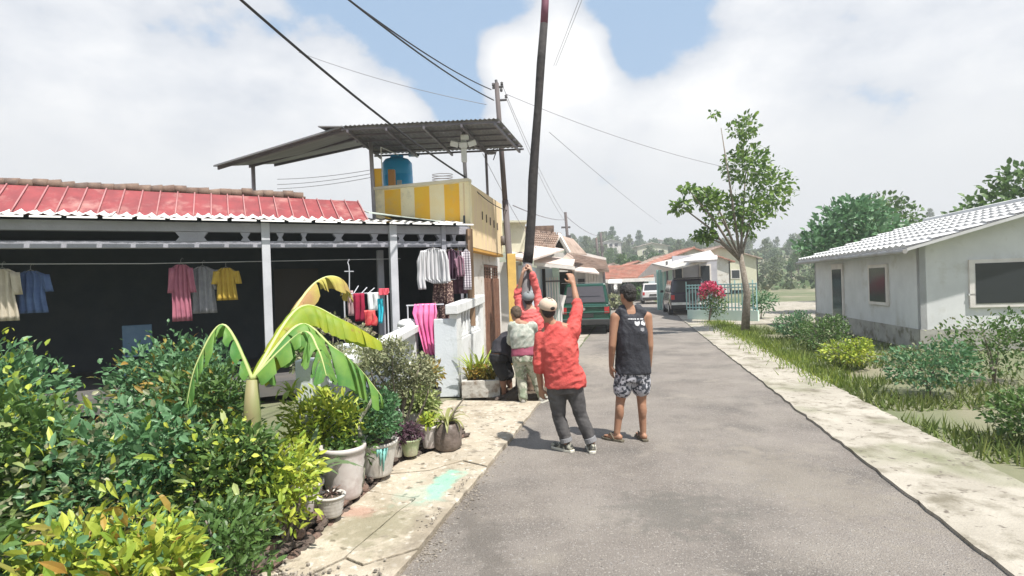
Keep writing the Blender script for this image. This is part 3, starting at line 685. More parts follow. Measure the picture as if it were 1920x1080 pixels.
# grey-green corner sheet
slabq([PS(sR - .02, 2.98, .05), PS(sR - 1.25, 2.86, -.02), PS(sR - 1.0, 2.93, .9), PS(sR, 3.12, .7)], .015).build('corner_sheet', m_greensheet, ph)
q = PS(5.3, 0, 1.6)
t_ = thing('plastic_chair', 'faded blue plastic chair standing in the dark porch', 'chair', (q.x, q.y, .32), .6)
m_ch = mat('chair_blue', (.10, .20, .34), (.14, .24, .38), scale=5, rough=.5)
MB().box((0, 0, .43), (.44, .42, .03)).build('seat', m_ch, t_, bevel=.01); MB().box((0, .2, .68), (.42, .03, .46)).build('backrest', m_ch, t_, bevel=.02)
for sx in (-1, 1):
    for sy in (-1, 1): MB().tube([(sx * .2, sy * .18, 0), (sx * .17, sy * .16, .42)], .018, n=6).build('leg', m_ch, t_)
# baluster wall beside the bed
WX = lambda y: -1.70 - .028 * (y - 7)
for (y0, y1) in ((4.75, 5.9), (5.9, 9.0)):
    a, b = V(WX(y0), y0, 0), V(WX(y1), y1, 0)
    wallp('wall_base', b, a, .0, .52, .13, m_plaster_b)
    zt = 1.10
    wallp('wall_cap', b + V(.04, 0, 0), a + V(.04, 0, 0), zt - .11, zt, .21, m_plaster_w, bevel=.015)
bal = MB().lathe((0, 0, 0), [(.042, 0), (.042, .05), (.026, .08), (.034, .16), (.05, .24), (.046, .32), (.026, .4), (.04, .43), (.04, .47)], n=12).mesh('baluster'); bal.materials.append(m_plaster_b)
for p_ in bal.polygons: p_.use_smooth = True
y = 4.85
while y < 8.75:
    o = bpy.data.objects.new('baluster', bal); C.objects.link(o); o.parent = ph; o.location = (WX(y) - .065, y, .52); y += .165
for y in (4.7, 5.9):
    MB().box((WX(y) - .07, y, .56), (.2, .2, 1.12)).build('wall_pillar', m_plaster_b, ph, bevel=.01)
# end pillar with rounded cap
q = W(766, 640, 9.0)
MB().box((q.x, 9.0, .54), (.27, .27, 1.08)).build('wall_pillar', m_plaster_w, ph, bevel=.01)
MB().lathe((q.x, 9.0, 1.08), [(.17, 0), (.17, .05), (.14, .09), (.08, .115), (.01, .125)], n=20).build('pillar_cap', m_plaster_w, ph, smooth=True)
# grey pier and street-side balustrade panel
MB().b2((-1.22, 8.6, 0), (-.87, 8.72, 1.2)).build('pier', m_plaster_b, ph, bevel=.008)
wallp('back_wall', V(-1.9, 9.15, 0), V(-1.22, 8.74, 0), 0, .62, .1, m_dark)
SA, SB = V(-.86, 8.6, 0), V(-.585, 11.0, 0)
def SP(t, z, inn=0):
    q = SA.lerp(SB, t); d = (SB - SA).normalized(); return V(q.x - d.y * inn, q.y + d.x * inn, z)
def spanel(name, t0, t1, z0a, z1a, z0b=None, z1b=None, inn=0, th=.12, m=m_plaster_w, **k):
    z0b = z0a if z0b is None else z0b; z1b = z1a if z1b is None else z1b
    return MB().prism([SP(t0, z0a, inn), SP(t1, z0b, inn), SP(t1, z1b, inn), SP(t0, z1a, inn)], (SP(0, 0, inn + th) - SP(0, 0, inn))).build(name, m, ph, **k)
spanel('panel_wall', 0, 1, 0, .86)
spanel('panel_wall', 0, .13, .863, 1.26, .863, 1.27); spanel('panel_wall', .87, 1, .863, 1.34, .863, 1.36)
spanel('panel_cap', -.03, 1.03, 1.27, 1.42, 1.36, 1.52, inn=-.035, th=.2, bevel=.012)
spanel('panel_back', .13, .87, .863, 1.29, .863, 1.35, inn=.10, th=.01, m=m_beam)
for k in range(7):
    t0 = .13 + .74 * (k + .5) / 7; c = SP(t0, .863, .06)
    MB().lathe(c, [(.045, 0), (.045, .04), (.03, .07), (.05, .13), (.032, .19), (.038, .23), (.022, .28), (.028, .36), (.036, .42), (.036, .45 + .03 * t0)], n=12).build('baluster', m_plaster_w, ph, smooth=True)
# planter box in front of the street side
q0, q1 = G(864, 752, .05), G(937, 752, .05)
pb = thing('planter_box', 'low weathered white concrete planter box full of spiky yellow-green plants', 'planter', (0, 0, 0))
m_planter = mat('planter_plaster', (.52, .50, .46), (.42, .40, .36), scale=5, rough=.9, bump=.5, bscale=20, dirt=((.22, .17, .13), 5, .5, .64))
MB().b2((q0.x, 8.2, .05), (q1.x, 8.27, .30)).build('side', m_planter, pb, bevel=.006)
MB().b2((q0.x, 8.9, .05), (q1.x, 8.97, .30)).build('side', m_planter, pb, bevel=.006)
MB().b2((q0.x, 8.273, .05), (q0.x + .07, 8.897, .298)).build('side', m_planter, pb); MB().b2((q1.x - .07, 8.273, .05), (q1.x, 8.897, .298)).build('side', m_planter, pb)
MB().b2((q0.x + .07, 8.27, .05), (q1.x - .07, 8.9, .26)).build('soil', m_soil, pb)
xm = (q0.x + q1.x) / 2
for k, (dx, dy, n_, L_, m_) in enumerate(((-.14, .1, 22, .5, lf_yel), (.0, .2, 22, .55, lf_yel), (.13, .1, 20, .42, lf_yel), (-.05, .35, 20, .55, lf_pale), (.05, .0, 14, .3, lf_orange), (-.18, 0, 12, .28, lf_orange), (.17, 0, 12, .28, lf_orange))):
    rosette(pb, (xm + dx, 8.4 + dy, .26), n_, L_, .034, .9, m_, seed=60 + k, lean=.45)
leafcloud(500, [((xm, 8.5, .38), (.26, .22, .12))], .07, aspect=.4, seed=71).build('foliage', lf_orange, pb)

# ------------------------------------------------------------------ laundry
def cloth_mesh(rows, nx=26, folds=5, amp=.03, seed=0, gather=.5):
    """rows: (z, x_left, x_right, y) from top to bottom, local metres"""
    v = []; r = random.Random(seed); ph_ = [r.uniform(0, 6.28) for _ in range(4)]; K = len(rows); S = 5; fine = []
    for i in range(K - 1):
        for j in range(S):
            t = j / S; fine.append([rows[i][q] * (1 - t) + rows[i + 1][q] * t for q in range(4)])
    fine.append(list(rows[-1])); n_ = len(fine)
    for i, (z, xl, xr, y) in enumerate(fine):
        t = i / (n_ - 1); A = amp * (gather + (1 - gather) * t)
        for k in range(nx + 1):
            s = k / nx; x = xl + (xr - xl) * s
            dy = A * (math.sin(2 * PI * folds * s + ph_[0] + .9 * math.sin(t * 3 + ph_[1])) + .45 * math.sin(2 * PI * folds * 1.9 * s + ph_[2] + t * 2)) + .02 * noise.noise((x * 6, z * 4, seed))
            v.append((x + .25 * dy, y + dy, z))
    f = []
    for i in range(n_ - 1):
        for k in range(nx): f.append((i * (nx + 1) + k, i * (nx + 1) + k + 1, (i + 1) * (nx + 1) + k + 1, (i + 1) * (nx + 1) + k))
    return MB().add(v, f)
def cloth(name, rows, m, parent=None, **k):
    o = cloth_mesh(rows, **k).build(name, m, parent, smooth=True, fix=False); s = o.modifiers.new('thick', 'SOLIDIFY'); s.thickness = .004; return o
def striped(name, a, b, freq, axis=0, rough=.85, thresh=.5, island=None):
    m = bpy.data.materials.new(name); m.use_nodes = True; t = m.node_tree; bs = t.nodes['Principled BSDF']; bs.inputs['Roughness'].default_value = rough
    bs.inputs['Specular IOR Level'].default_value = .2
    co = nd(t, 'ShaderNodeTexCoord'); sp = nd(t, 'ShaderNodeSeparateXYZ'); t.links.new(co.outputs['Object'], sp.inputs[0])
    s = math_n('SINE', math_n('MULTIPLY', sp.outputs[axis], freq, tree=t), tree=t)
    r = nd(t, 'ShaderNodeMapRange'); r.inputs[1].default_value = thresh - .15; r.inputs[2].default_value = thresh + .15; t.links.new(s, r.inputs[0])
    mx = nd(t, 'ShaderNodeMixRGB'); mx.inputs[1].default_value = (*a, 1); mx.inputs[2].default_value = (*b, 1); t.links.new(r.outputs[0], mx.inputs[0]); t.links.new(mx.outputs[0], bs.inputs['Base Color'])
    return m
def hanger(parent, x, y, z, w):
    MB().tube([(x - w, y, z - .06), (x, y, z + .02), (x + w, y, z - .06)], .006, n=6).build('hanger', mat('wire', (.25, .25, .26), rough=.4, metal=.6), parent)
    MB().tube([(x, y, z + .02), (x, y, z + .07), (x + .02, y, z + .10), (x + .035, y, z + .08)], .004, n=6).build('hanger_hook', MATS['wire'], parent)
LY = 9.25
def px2(px, py, Y=LY): return W(px, py, Y)
m_shirtw = striped('white_striped_shirt', (.62, .62, .64), (.36, .36, .38), 190)
t = thing('hanging_shirt', 'white long-sleeved shirt with thin grey stripes hanging from the porch beam', 'shirt', (px2(812, 470).x, LY, px2(812, 466).z))
cloth('shirt_body', [(0, -.06, .06, 0), (-.03, -.17, .17, 0), (-.2, -.2, .2, 0), (-.5, -.19, .21, 0), (-.58, -.02, .22, 0)], m_shirtw, t, folds=6, amp=.018, seed=1)
cloth('sleeve', [(-.03, -.20, -.1, -.03), (-.2, -.27, -.13, -.03), (-.5, -.28, -.15, -.04), (-.67, -.26, -.13, -.04)], m_shirtw, t, nx=14, folds=2, amp=.02, seed=2)
cloth('sleeve', [(-.03, .1, .2, -.04), (-.2, .12, .25, -.04), (-.45, .13, .26, -.05), (-.56, .13, .28, -.05)], m_shirtw, t, nx=14, folds=2, amp=.02, seed=3)
hanger(t, 0, 0, 0, .16)
m_batik = mat('batik_cloth', (.07, .035, .035), (.42, .30, .24), scale=34, rough=.9, detail=2, lo=.52, hi=.6)
q = px2(826, 538)
t = thing('hanging_sarong', 'dark brown batik sarong with pale pattern hanging below the white shirt', 'sarong', (q.x, LY + .10, q.z + .1))
cloth('cloth', [(0, -.13, .18, 0), (-.3, -.16, .19, 0), (-.78, -.17, .16, 0)], m_batik, t, folds=3, amp=.03, seed=4)
MB().tube([(-.2, .02, .0), (.24, .02, .02)], .006, n=6).build('hanger', MATS['wire'], t)
m_mar = mat('maroon_cloth', (.07, .025, .045), (.14, .07, .09), scale=10, rough=.9)
m_pur = mat('mauve_cloth', (.30, .17, .22), (.20, .10, .15), scale=9, rough=.9)
for k, (px, py, w_, h_, m_, dy, lab) in enumerate(((846, 468, .13, .52, striped('dark_striped', (.05, .02, .04), (.25, .16, .22), 120), .0, 'dark maroon striped shirt directly right of the thin porch column'), (858, 470, .13, .75, m_mar, .1, 'plain dark maroon shirt in the middle of the right laundry'), (862, 480, .08, .36, m_pur, -.05, 'mauve blouse overlapping the maroon shirts'), (874, 468, .07, .7, striped('pale_check', (.62, .58, .62), (.35, .30, .36), 150, axis=2), .0, 'pale checked shirt nearest to the brown corner post'))):
    q = px2(px, py, 9.75); t = thing('hanging_shirt', lab, 'shirt', (q.x, 9.75 + dy, q.z), group=None)
    cloth('shirt_body', [(0, -w_ * .3, w_ * .3, 0), (-.05, -w_ * .95, w_ * .95, 0), (-h_ * .5, -w_ * 1.05, w_, 0), (-h_, -w_ * .9, w_ * 1.05, 0)], m_, t, folds=3, amp=.025, seed=20 + k)
    cloth('sleeve', [(-.05, -w_ * 1.15, -w_ * .6, -.03), (-h_ * .62, -w_ * .9, -w_ * .3, -.04)], m_, t, nx=12, folds=1, amp=.02, seed=30 + k)
    hanger(t, 0, 0, 0, w_ * .9)
m_pink = mat('pink_cloth', (.75, .10, .32), (.85, .28, .50), scale=7, rough=.85, stretch=(1, 1, .3))
q = px2(797, 572, 8.95); t = thing('pink_cloth', 'bright pink cloth draped over the rail between pillar and grey pier', 'cloth', (q.x, 8.95, q.z))
cloth('cloth', [(.0, -.1, .14, .06), (.02, -.16, .18, 0), (-.12, -.18, .2, -.05), (-.3, -.13, .17, -.05), (-.55, -.06, .18, -.06), (-.82, .0, .22, -.06)], m_pink, t, folds=4, amp=.04, seed=6)
MB().tube([(-.3, .0, .0), (.3, .02, .0)], .012, n=8).build('rail', m_col, t)
MB().tube([(-.28, .0, .0), (-.28, 0, -.9)], .012, n=8).build('rail', m_col, t)
cols = [mat('laundry_yellow', (.55, .38, .06), (.45, .30, .05), scale=6, rough=.9), mat('laundry_grey', (.32, .32, .35), (.22, .22, .25), scale=6, rough=.9), mat('laundry_rose', (.45, .16, .22), (.35, .12, .18), scale=6, rough=.9), mat('laundry_blue', (.10, .16, .32), (.07, .11, .24), scale=6, rough=.9), mat('laundry_cream', (.58, .52, .42), (.45, .40, .32), scale=6, rough=.9), m_mar]
for k, (s_, w_, h_, nm) in enumerate(((3.95, .17, .5, 'mustard yellow shirt'), (4.27, .2, .72, 'grey shirt'), (4.55, .15, .85, 'rose long dress'), (6.35, .2, .58, 'navy shirt'), (6.62, .18, .7, 'cream shirt'), (7.3, .16, .95, 'maroon dress'))):
    q = PS(s_, 2.10 + .03 * (k % 3), .35 + .1 * (k % 2)); t = thing('hanging_shirt', nm + ' hanging on the porch line at the far left', 'shirt', tuple(q), math.atan2(pdir.y, pdir.x))
    cloth('shirt_body', [(0, -.06, .06, 0), (-.05, -w_ * .8, w_ * .8, 0), (-h_ * .5, -w_ * .8, w_ * .75, 0), (-h_, -w_ * .85, w_ * .9, 0)], cols[k], t, folds=4, amp=.022, seed=400 + k)
    cloth('sleeve', [(-.05, -w_ * 1.05, -w_ * .5, -.03), (-h_ * .5, -w_ * 1.25, -w_ * .75, -.04)], cols[k], t, nx=12, folds=1, amp=.02, seed=410 + k)
    cloth('sleeve', [(-.05, w_ * .5, w_ * 1.05, -.03), (-h_ * .5, w_ * .75, w_ * 1.25, -.04)], cols[k], t, nx=12, folds=1, amp=.02, seed=420 + k)
    hanger(t, 0, 0, 0, .14)
tag(MB().tube([PS(9.2, 2.22, .35), PS(5, 2.18, .35), PS(1.2, 2.22, .35)], .006, n=5).build('clothes_line', m_col), 'thin clothes line strung along the inside of the porch', 'clothes line')
# small drying rack items on the left
rk = thing('drying_rack', 'drying rack with slanting sticks at the left of the porch', 'drying rack', (0, 0, 0))
for a, b in (((662, 552), (672, 536)), ((676, 552), (688, 539)), ((688, 552), (702, 540))): MB().tube([W(*a, 7.9), W(*b, 8.0)], .007, n=6).build('stick', m_col, rk)
MB().tube([W(640, 552, 7.9), W(730, 548, 7.9)], .009, n=6).build('rail', m_col, rk)
MB().tube([W(655, 486, 7.9), W(652, 492, 7.9), W(654, 498, 7.9), W(655, 510, 7.9), W(655, 560, 7.9)], .008, n=6).build('hook', m_col, rk); MB().tube([W(646, 509, 7.9), W(663, 509, 7.9)], .007, n=6).build('crossbar', m_col, rk)
for x_ in (645, 726):
    a = W(x_, 549, 7.9); MB().tube([a, V(a.x, a.y, .3)], .011, n=6).build('post', m_col, rk)
for k, (x0, y0, x1, y1, Y, m_, nm, lab) in enumerate((
    (662, 550, 684, 602, 7.85, mat('dark_red_cloth', (.35, .01, .05), (.25, .01, .04), scale=6, rough=.9), 'red_cloth', 'dark red cloth hanging on the drying rack'),
    (689, 549, 711, 582, 7.8, mat('white_cloth', (.75, .76, .76), (.6, .64, .64), scale=6, rough=.9), 'white_cloth', 'small white cloth hanging at the end of the rack'),
    (707, 560, 718, 606, 7.75, mat('cyan_cloth', (.02, .42, .55), (.03, .5, .6), scale=6, rough=.9), 'cyan_cloth', 'narrow turquoise cloth beside the white one'),
    (710, 541, 729, 553, 7.7, mat('coral_cloth', (.75, .12, .16), (.6, .08, .12), scale=6, rough=.9), 'coral_cloth', 'folded coral red cloth on the rack end'),
    (684, 582, 705, 610, 7.6, mat('red_bag', (.55, .02, .04), (.6, .15, .12), scale=12, rough=.6), 'red_bag', 'bright red bag hanging under the white cloth'),
    (650, 545, 662, 592, 7.95, mat('rose_cloth', (.42, .26, .28), (.5, .36, .36), scale=6, rough=.9), 'rose_cloth', 'dusty rose strip of cloth under the hook'))):
    a = W(x0, y0, Y); b = W(x1, y1, Y); o = cloth_mesh([(a.z, a.x, b.x, Y), ((a.z + b.z) / 2, a.x, b.x + .01, Y), (b.z, a.x + .01, b.x - .01, Y)], nx=14, folds=2, amp=.02, seed=80 + k).build(nm, m_, None, smooth=True, fix=False)
    s = o.modifiers.new('thick', 'SOLIDIFY'); s.thickness = .006 if nm != 'red_bag' else .05; tag(o, lab, 'bag' if nm == 'red_bag' else 'cloth')
# flowering plant behind the wall
t = thing('flower_bush', 'pale pinkish flowering bush behind the baluster wall under the drying rack', 'bush', (-2.35, 7.2, .1))
branches(t, (0, 0, 0), [(.2, 0, 1.0), (-.3, 0, 1.1), (.0, .1, 1.15), (.35, .1, .95)], .02, m_bark)
leafcloud(900, [((-.1, 0, 1.15), (.42, .25, .14)), ((.3, 0, 1.04), (.28, .2, .1))], .055, aspect=.6, seed=91).build('foliage', leafmat('leaf_pinkish_pale', (.48, .36, .30), (.55, .50, .38), (.22, .26, .12)), t)

# ------------------------------------------------------------------ yellow striped upper storey house
m_cream = mat('cream_plaster', (.86, .72, .42), (.88, .80, .56), scale=2, rough=.85, bump=.15, dirt=((.55, .50, .34), 3, .52, .72))
m_yel = mat('yellow_paint', (.86, .46, .04), (.86, .53, .05), scale=2, rough=.8, dirt=((.74, .48, .14), 3, .5, .72))
m_orange = mat('orange_soffit', (.55, .30, .06), (.48, .25, .05), scale=2, rough=.8)
def rainstreak(name, a, b):
    return mat(name, a, b, scale=4, rough=.85, stretch=(3.2, 3.2, .22), lo=.4, hi=.6, dirt=((.30, .27, .20), 2.6, .60, .78))
m_streak = rainstreak('streaked_cream', (.74, .60, .32), (.70, .52, .36))
m_capw = mat('cap_cream', (.75, .68, .52), (.66, .60, .46), scale=4, rough=.85)
sh = thing('striped_house', 'two storey house with yellow and cream striped roof terrace wall', 'house')
A_, B_, D_ = V(-2.62, 10.9, 0), V(-.73, 10.3, 0), V(-.18, 13.2, 0)
ft = (B_ - A_).normalized(); fn = V(ft.y, -ft.x, 0)  # outward (towards camera)
if fn.y > 0: fn = -fn
wallp('front_wall', A_, B_, 2.86, 3.62, .12, m_cream, sh)
for px0, px1 in ((722, 752), (778, 806), (834, 862)):
    def FX(px):
        k = ray(px, 390).x / ray(px, 390).y; t_ = (k * A_.y - A_.x) / (ft.x - k * ft.y); return A_ + ft * t_
    a, b = FX(px0), FX(px1); MB().prism([V(a.x, a.y, 2.87), V(b.x, b.y, 2.87), V(b.x, b.y, 3.60), V(a.x, a.y, 3.60)], fn * .006).build('yellow_stripe', m_yel, sh)
MB().prism([V(A_.x, A_.y, 3.62) + fn * .03, V(B_.x, B_.y, 3.62) + fn * .03, V(B_.x, B_.y, 3.62) - fn * .15, V(A_.x, A_.y, 3.62) - fn * .15], (0, 0, .06)).build('wall_cap', m_capw, sh, bevel=.008)
wallp('side_wall', B_ + V(.004, .01, 0), D_, 2.42, 3.60, .12, m_streak, sh)
wallp('back_wall', V(-2.7, 13.6, 0), D_, 2.42, 3.6, -.12, m_cream, sh)
MB().prism([V(A_.x, A_.y + .1, 2.9), V(B_.x - .1, B_.y + .1, 2.9), V(D_.x - .1, D_.y, 2.9), V(-2.7, 13.5, 2.9)], (0, 0, .08)).build('terrace_floor', m_plaster_w, sh)
MB().prism([V(-1.5, 10.9, 2.36), V(B_.x, B_.y, 2.36), V(D_.x, D_.y, 2.36), V(-1.5, 13.3, 2.36)], (0, 0, .05)).build('soffit', m_orange, sh)
# weep slots on the side
for k in range(5):
    t0 = .32 + k * .12; q = B_.lerp(D_, t0); MB().box((q.x + .012, q.y, 3.1 - .02 * k), (.012, .05, .16), rz=-.19).build('vent_slot', mat('slot_dark', (.16, .13, .10), rough=.9), sh)
q = B_.lerp(D_, .93); MB().lathe((q.x + .04, q.y, 2.62), [(.05, 0), (.07, .08), (.06, .2), (.03, .22)], n=12).build('wall_lamp', mat('lamp_dark', (.12, .10, .09), rough=.6), sh, smooth=True)
# ground floor on the street side
FA, FB = V(-.80, 10.95, 0), V(-.28, 13.6, 0)
m_dirtyw = mat('dirty_white_wall', (.64, .62, .60), (.56, .52, .48), scale=2, rough=.9, dirt=((.25, .21, .15), 2.2, .54, .68))
wallp('street_wall', FA, FA.lerp(FB, .40), 0, 2.36, .12, m_dirtyw, sh)
wallp('street_wall', FA.lerp(FB, .40), FB, 2.16, 2.36, .12, m_dirtyw, sh)
wallp('street_wall', FA.lerp(FB, .92), FB, 0, 2.16, .12, m_dirtyw, sh)
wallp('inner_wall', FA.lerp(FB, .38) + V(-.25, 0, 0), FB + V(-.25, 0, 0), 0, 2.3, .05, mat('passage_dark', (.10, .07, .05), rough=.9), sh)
gt = MB()
gate = thing('gate', 'tall brown metal gate with lattice top beside the yellow column', 'gate')
m_gate = mat('gate_brown', (.20, .10, .07), (.28, .15, .10), scale=6, rough=.6)
ga, gb = FA.lerp(FB, .41), FA.lerp(FB, .91)
for k in range(11):
    q = ga.lerp(gb, k / 10); MB().box((q.x, q.y, .95), (.03, .05, 1.8), rz=-.19).build('bar', m_gate, gate)
for z in (.1, .9, 1.78, 2.1):
    MB().prism([V(ga.x, ga.y, z), V(gb.x, gb.y, z), V(gb.x - .03, gb.y, z), V(ga.x - .03, ga.y, z)], (0, 0, .05)).build('rail', m_gate, gate)
for k in range(6):
    q = ga.lerp(gb, (k + .5) / 6); MB().box((q.x, q.y, 1.96), (.02, .04, .28), rz=-.19).build('lattice_bar', m_gate, gate)
    if k < 4: MB().prism([V(ga.x, ga.y, 1.84 + .06 * k), V(gb.x, gb.y, 1.84 + .06 * k), V(gb.x - .02, gb.y, 1.84 + .06 * k), V(ga.x - .02, ga.y, 1.84 + .06 * k)], (0, 0, .018)).build('lattice_bar', m_gate, gate)
q = W(960, 520, 12.0); MB().box((q.x, 12.0, 1.18), (.18, .16, 2.36)).build('yellow_column', mat('yellow_column_paint', (.75, .50, .14), (.62, .40, .12), scale=5, rough=.7), sh, bevel=.01)
# terrace canopy
m_can = mat('canopy_sheet', (.15, .155, .165), (.20, .20, .205), scale=3, rough=.6, stretch=(.3, 4, 1))
m_steel = mat('purlin_steel', (.12, .11, .13), (.17, .16, .18), scale=4, rough=.6)
m_post = mat('post_paint', (.42, .40, .44), (.34, .32, .36), scale=4, rough=.7)
c0, c1, c2_, c3_ = W(640, 236, 9.7), W(934, 222, 9.6), W(981, 276, 11.9), W(705, 289, 12.3)
def cq(s, t_, dz=0):
    return c0.lerp(c1, s).lerp(c3_.lerp(c2_, s), t_) + V(0, 0, dz)
can = MB()
for k in range(7):
    corrugated(cq(k / 7, 0, .002 * (k % 2)), cq((k + 1) / 7, 0, .002 * (k % 2)), cq((k + 1) / 7, 1, .002 * (k % 2)), cq(k / 7, 1, .002 * (k % 2)), 5, .012, n=4).build('canopy_sheet', m_can, sh)
for t_ in (.02, .2, .4, .6, .8, .98): MB().prism([cq(-.01, t_, -.03), cq(1.005, t_, -.03), cq(1.005, t_ + .014, -.03), cq(-.01, t_ + .014, -.03)], (0, 0, -.035)).build('purlin', m_steel, sh)
for s in (.03, .28, .52, .76, .97): MB().prism([cq(s, 0, -.068), cq(s + .012, 0, -.068), cq(s + .012, 1, -.068), cq(s, 1, -.068)], (0, 0, -.05)).build('rafter', m_steel, sh)
# left slope of the canopy
e0, e1 = W(596, 237, 9.9), W(655, 270, 12.4)
l0, l1 = V(-5.2, 9.9, 3.98), V(-5.2, 12.6, 4.62)
slabq([W(640, 236, 9.72), W(690, 268, 12.3), l1, l0], .03).build('canopy_sheet', m_can, sh)
for t_ in (.05, .5, .95):
    a = W(640, 236, 9.72).lerp(W(690, 268, 12.3), t_) + V(0, 0, -.03); b = l0.lerp(l1, t_) + V(0, 0, -.03)
    MB().prism([a, b, b + V(0, .04, 0), a + V(0, .04, 0)], (0, 0, -.05)).build('purlin', m_steel, sh)
MB().prism([W(596, 236, 9.72), c0, c0 + V(0, .5, -.01), W(596, 236, 9.72) + V(.2, .5, -.05)], (0, 0, -.02)).build('canopy_sheet', m_can, sh)
def post(a, b, r, m, name='post', par=sh): return MB().tube([a, b], r, n=8).build(name, m, par, smooth=True)
post(V(W(700, 330, 10.9).x, 10.9, 2.8), W(694, 250, 10.9), .04, m_post)
post(V(W(873, 330, 10.45).x, 10.45, 3.6), W(867, 238, 10.45), .036, m_post)
post(V(W(914, 350, 13.0).x, 13.0, 3.5), W(911, 285, 12.0), .03, m_steel)
post(V(-5.0, 11, 2.8), V(-5.0, 11, 4.2), .04, m_post)
MB().tube([W(880, 268, 10.5), W(914, 288, 11.9)], .02, n=6).build('brace', m_steel, sh)
# thin white frame, yellow end piers of the parapet
MB().box((W(709, 340, 11.0).x, 11.0, 3.45), (.17, .15, 1.2)).build('parapet_pier', m_yel, sh, bevel=.008)
MB().box((W(736, 340, 11.3).x, 11.25, 3.72), (.13, .12, .72)).build('parapet_pier', mat('orange_paint', (.58, .30, .10), (.5, .26, .1), scale=3), sh, bevel=.008)
MB().tube([W(718, 352, 10.75), W(714, 276, 10.75), W(746, 290, 11.2)], .012, n=6).build('clothes_frame', m_plaster_w, sh)
# water tank
q = W(746, 350, 12.0); tk = thing('water_tank', 'blue plastic water tank standing on the roof terrace', 'water tank', (q.x, 12.0, 2.99))
m_tank = mat('tank_blue', (.03, .40, .86), (.04, .45, .88), scale=2, rough=.35)
MB().lathe((0, 0, 0), [(.31, 0), (.325, .03), (.325, .3), (.315, .31), (.325, .33), (.325, .7), (.315, .71), (.325, .73), (.325, 1.1), (.315, 1.11), (.322, 1.13), (.315, 1.38), (.25, 1.46), (.13, 1.50)], n=32).build('tank', m_tank, tk, smooth=True)
MB().lathe((0, 0, 1.495), [(.13, 0), (.14, .01), (.14, .05), (.1, .065), (.01, .07)], n=20).build('lid', m_tank, tk, smooth=True)
MB().lathe((.06, -.34, .25), [(.03, 0), (.03, .5)], n=10).build('pipe', m_plaster_w, tk, smooth=True)
MB().box((.1, -.325, .75), (.1, .02, .42)).build('label', mat('pale_label', (.55, .66, .74), rough=.5), tk)
# floodlights on the terrace post
fl = thing('floodlight_cluster', 'cluster of white floodlights fixed to the terrace post under the canopy', 'floodlight', (0, 0, 0))
q = W(869, 270, 10.33)
for dx, dz, rr in ((-.16, 0, .3), (.16, .0, -.3), (.03, .12, 0), (0, -.02, 0)):
    MB().box((0, 0, 0), (.15, .1, .1), M=Matrix.Translation(q + V(dx, -.03, dz)) @ Euler((R(20), rr, 0)).to_matrix().to_4x4()).build('lamp_head', m_plaster_w, fl, bevel=.012)
    MB().tube([q + V(dx * .4, .0, dz * .4), q + V(dx, -.0, dz)], .015, n=6).build('bracket', m_plaster_w, fl)
MB().box(q + V(0, .05, -.12), (.1, .1, .4)).build('mount', m_plaster_w, fl, bevel=.01)
cm_ = thing('security_camera', 'small white security camera under the canopy above the tank', 'camera', (0, 0, 0))
q = W(767, 290, 12.1); MB().tube([q, q + V(.2, -.05, -.02)], .045, n=12).build('housing', m_plaster_w, cm_, smooth=True); MB().tube([q, q + V(0, 0, .18)], .015, n=6).build('bracket', m_steel, cm_); MB().tube([q + V(.2, -.05, -.02), q + V(.21, -.055, -.02)], .035, n=12).build('lens', m_dark, cm_)
# pile of mesh on the parapet
t = thing('basket', 'faint wire basket resting on the striped parapet', 'basket', tuple(W(830, 342, 11.0))); 
for k in range(4): MB().tube([(.2 * math.cos(a) , .12 * math.sin(a), .0 + .05 * k) for a in [i * PI / 8 for i in range(17)]], .006, n=5).build('hoop', mat('pinkish_wire', (.6, .5, .5), rough=.6), t)

# ------------------------------------------------------------------ utility poles and wires
m_pole = mat('pole_concrete', (.085, .07, .07), (.14, .12, .12), scale=5, rough=.85, stretch=(1, 1, .2), dirt=((.18, .11, .09), 3, .58, .72))
m_iron = mat('dark_iron', (.09, .085, .09), (.13, .12, .12), scale=9, rough=.6)
PY = 12.3
up = thing('utility_pole', 'slim dark utility pole with cable brackets beside the yellow column', 'utility pole')
tp = W(931, 156, PY); bt = W(956, 500, PY); bt = tp + (bt - tp) * (tp.z / (tp.z - bt.z))
md = tp.lerp(bt, .42)
MB().tube([bt, md], [.078, .068], n=14).build('lower_pole', m_pole, up, smooth=True); MB().tube([md, tp], [.060, .052], n=12).build('upper_pole', m_pole, up, smooth=True)
MB().tube([tp, tp + V(-.01, 0, .07)], [.035, .03], n=8).build('tip', m_iron, up)
def arm(a, b, r=.02, par=up, nm='bracket'): MB().tube([a, b], r, n=6).build(nm, m_iron, par)
arm(W(923, 165, PY), W(944, 162, PY), .028); arm(W(936, 188, PY), W(950, 187, PY), .025)
for px, py in ((925, 162), (941, 160), (940, 172), (949, 184)):
    q = W(px, py, PY); MB().lathe(q, [(.02, 0), (.035, .02), (.025, .04), (.035, .06), (.01, .08)], n=10).build('insulator', m_iron, up, smooth=True)
arm(W(898, 262, PY), W(942, 262, PY), .018); arm(W(942, 262, PY), W(915, 290, PY), .014); arm(W(936, 268, PY), W(925, 300, PY), .012)
q = W(938, 268, PY); MB().box(q, (.18, .12, .12)).build('junction_box', m_pole, up, bevel=.01)
q = W(921, 290, PY); MB().lathe(q, [(.01, 0), (.09, .02), (.12, .05), (.11, .055), (.01, .03)], n=16).build('small_dish', m_iron, up, smooth=True)

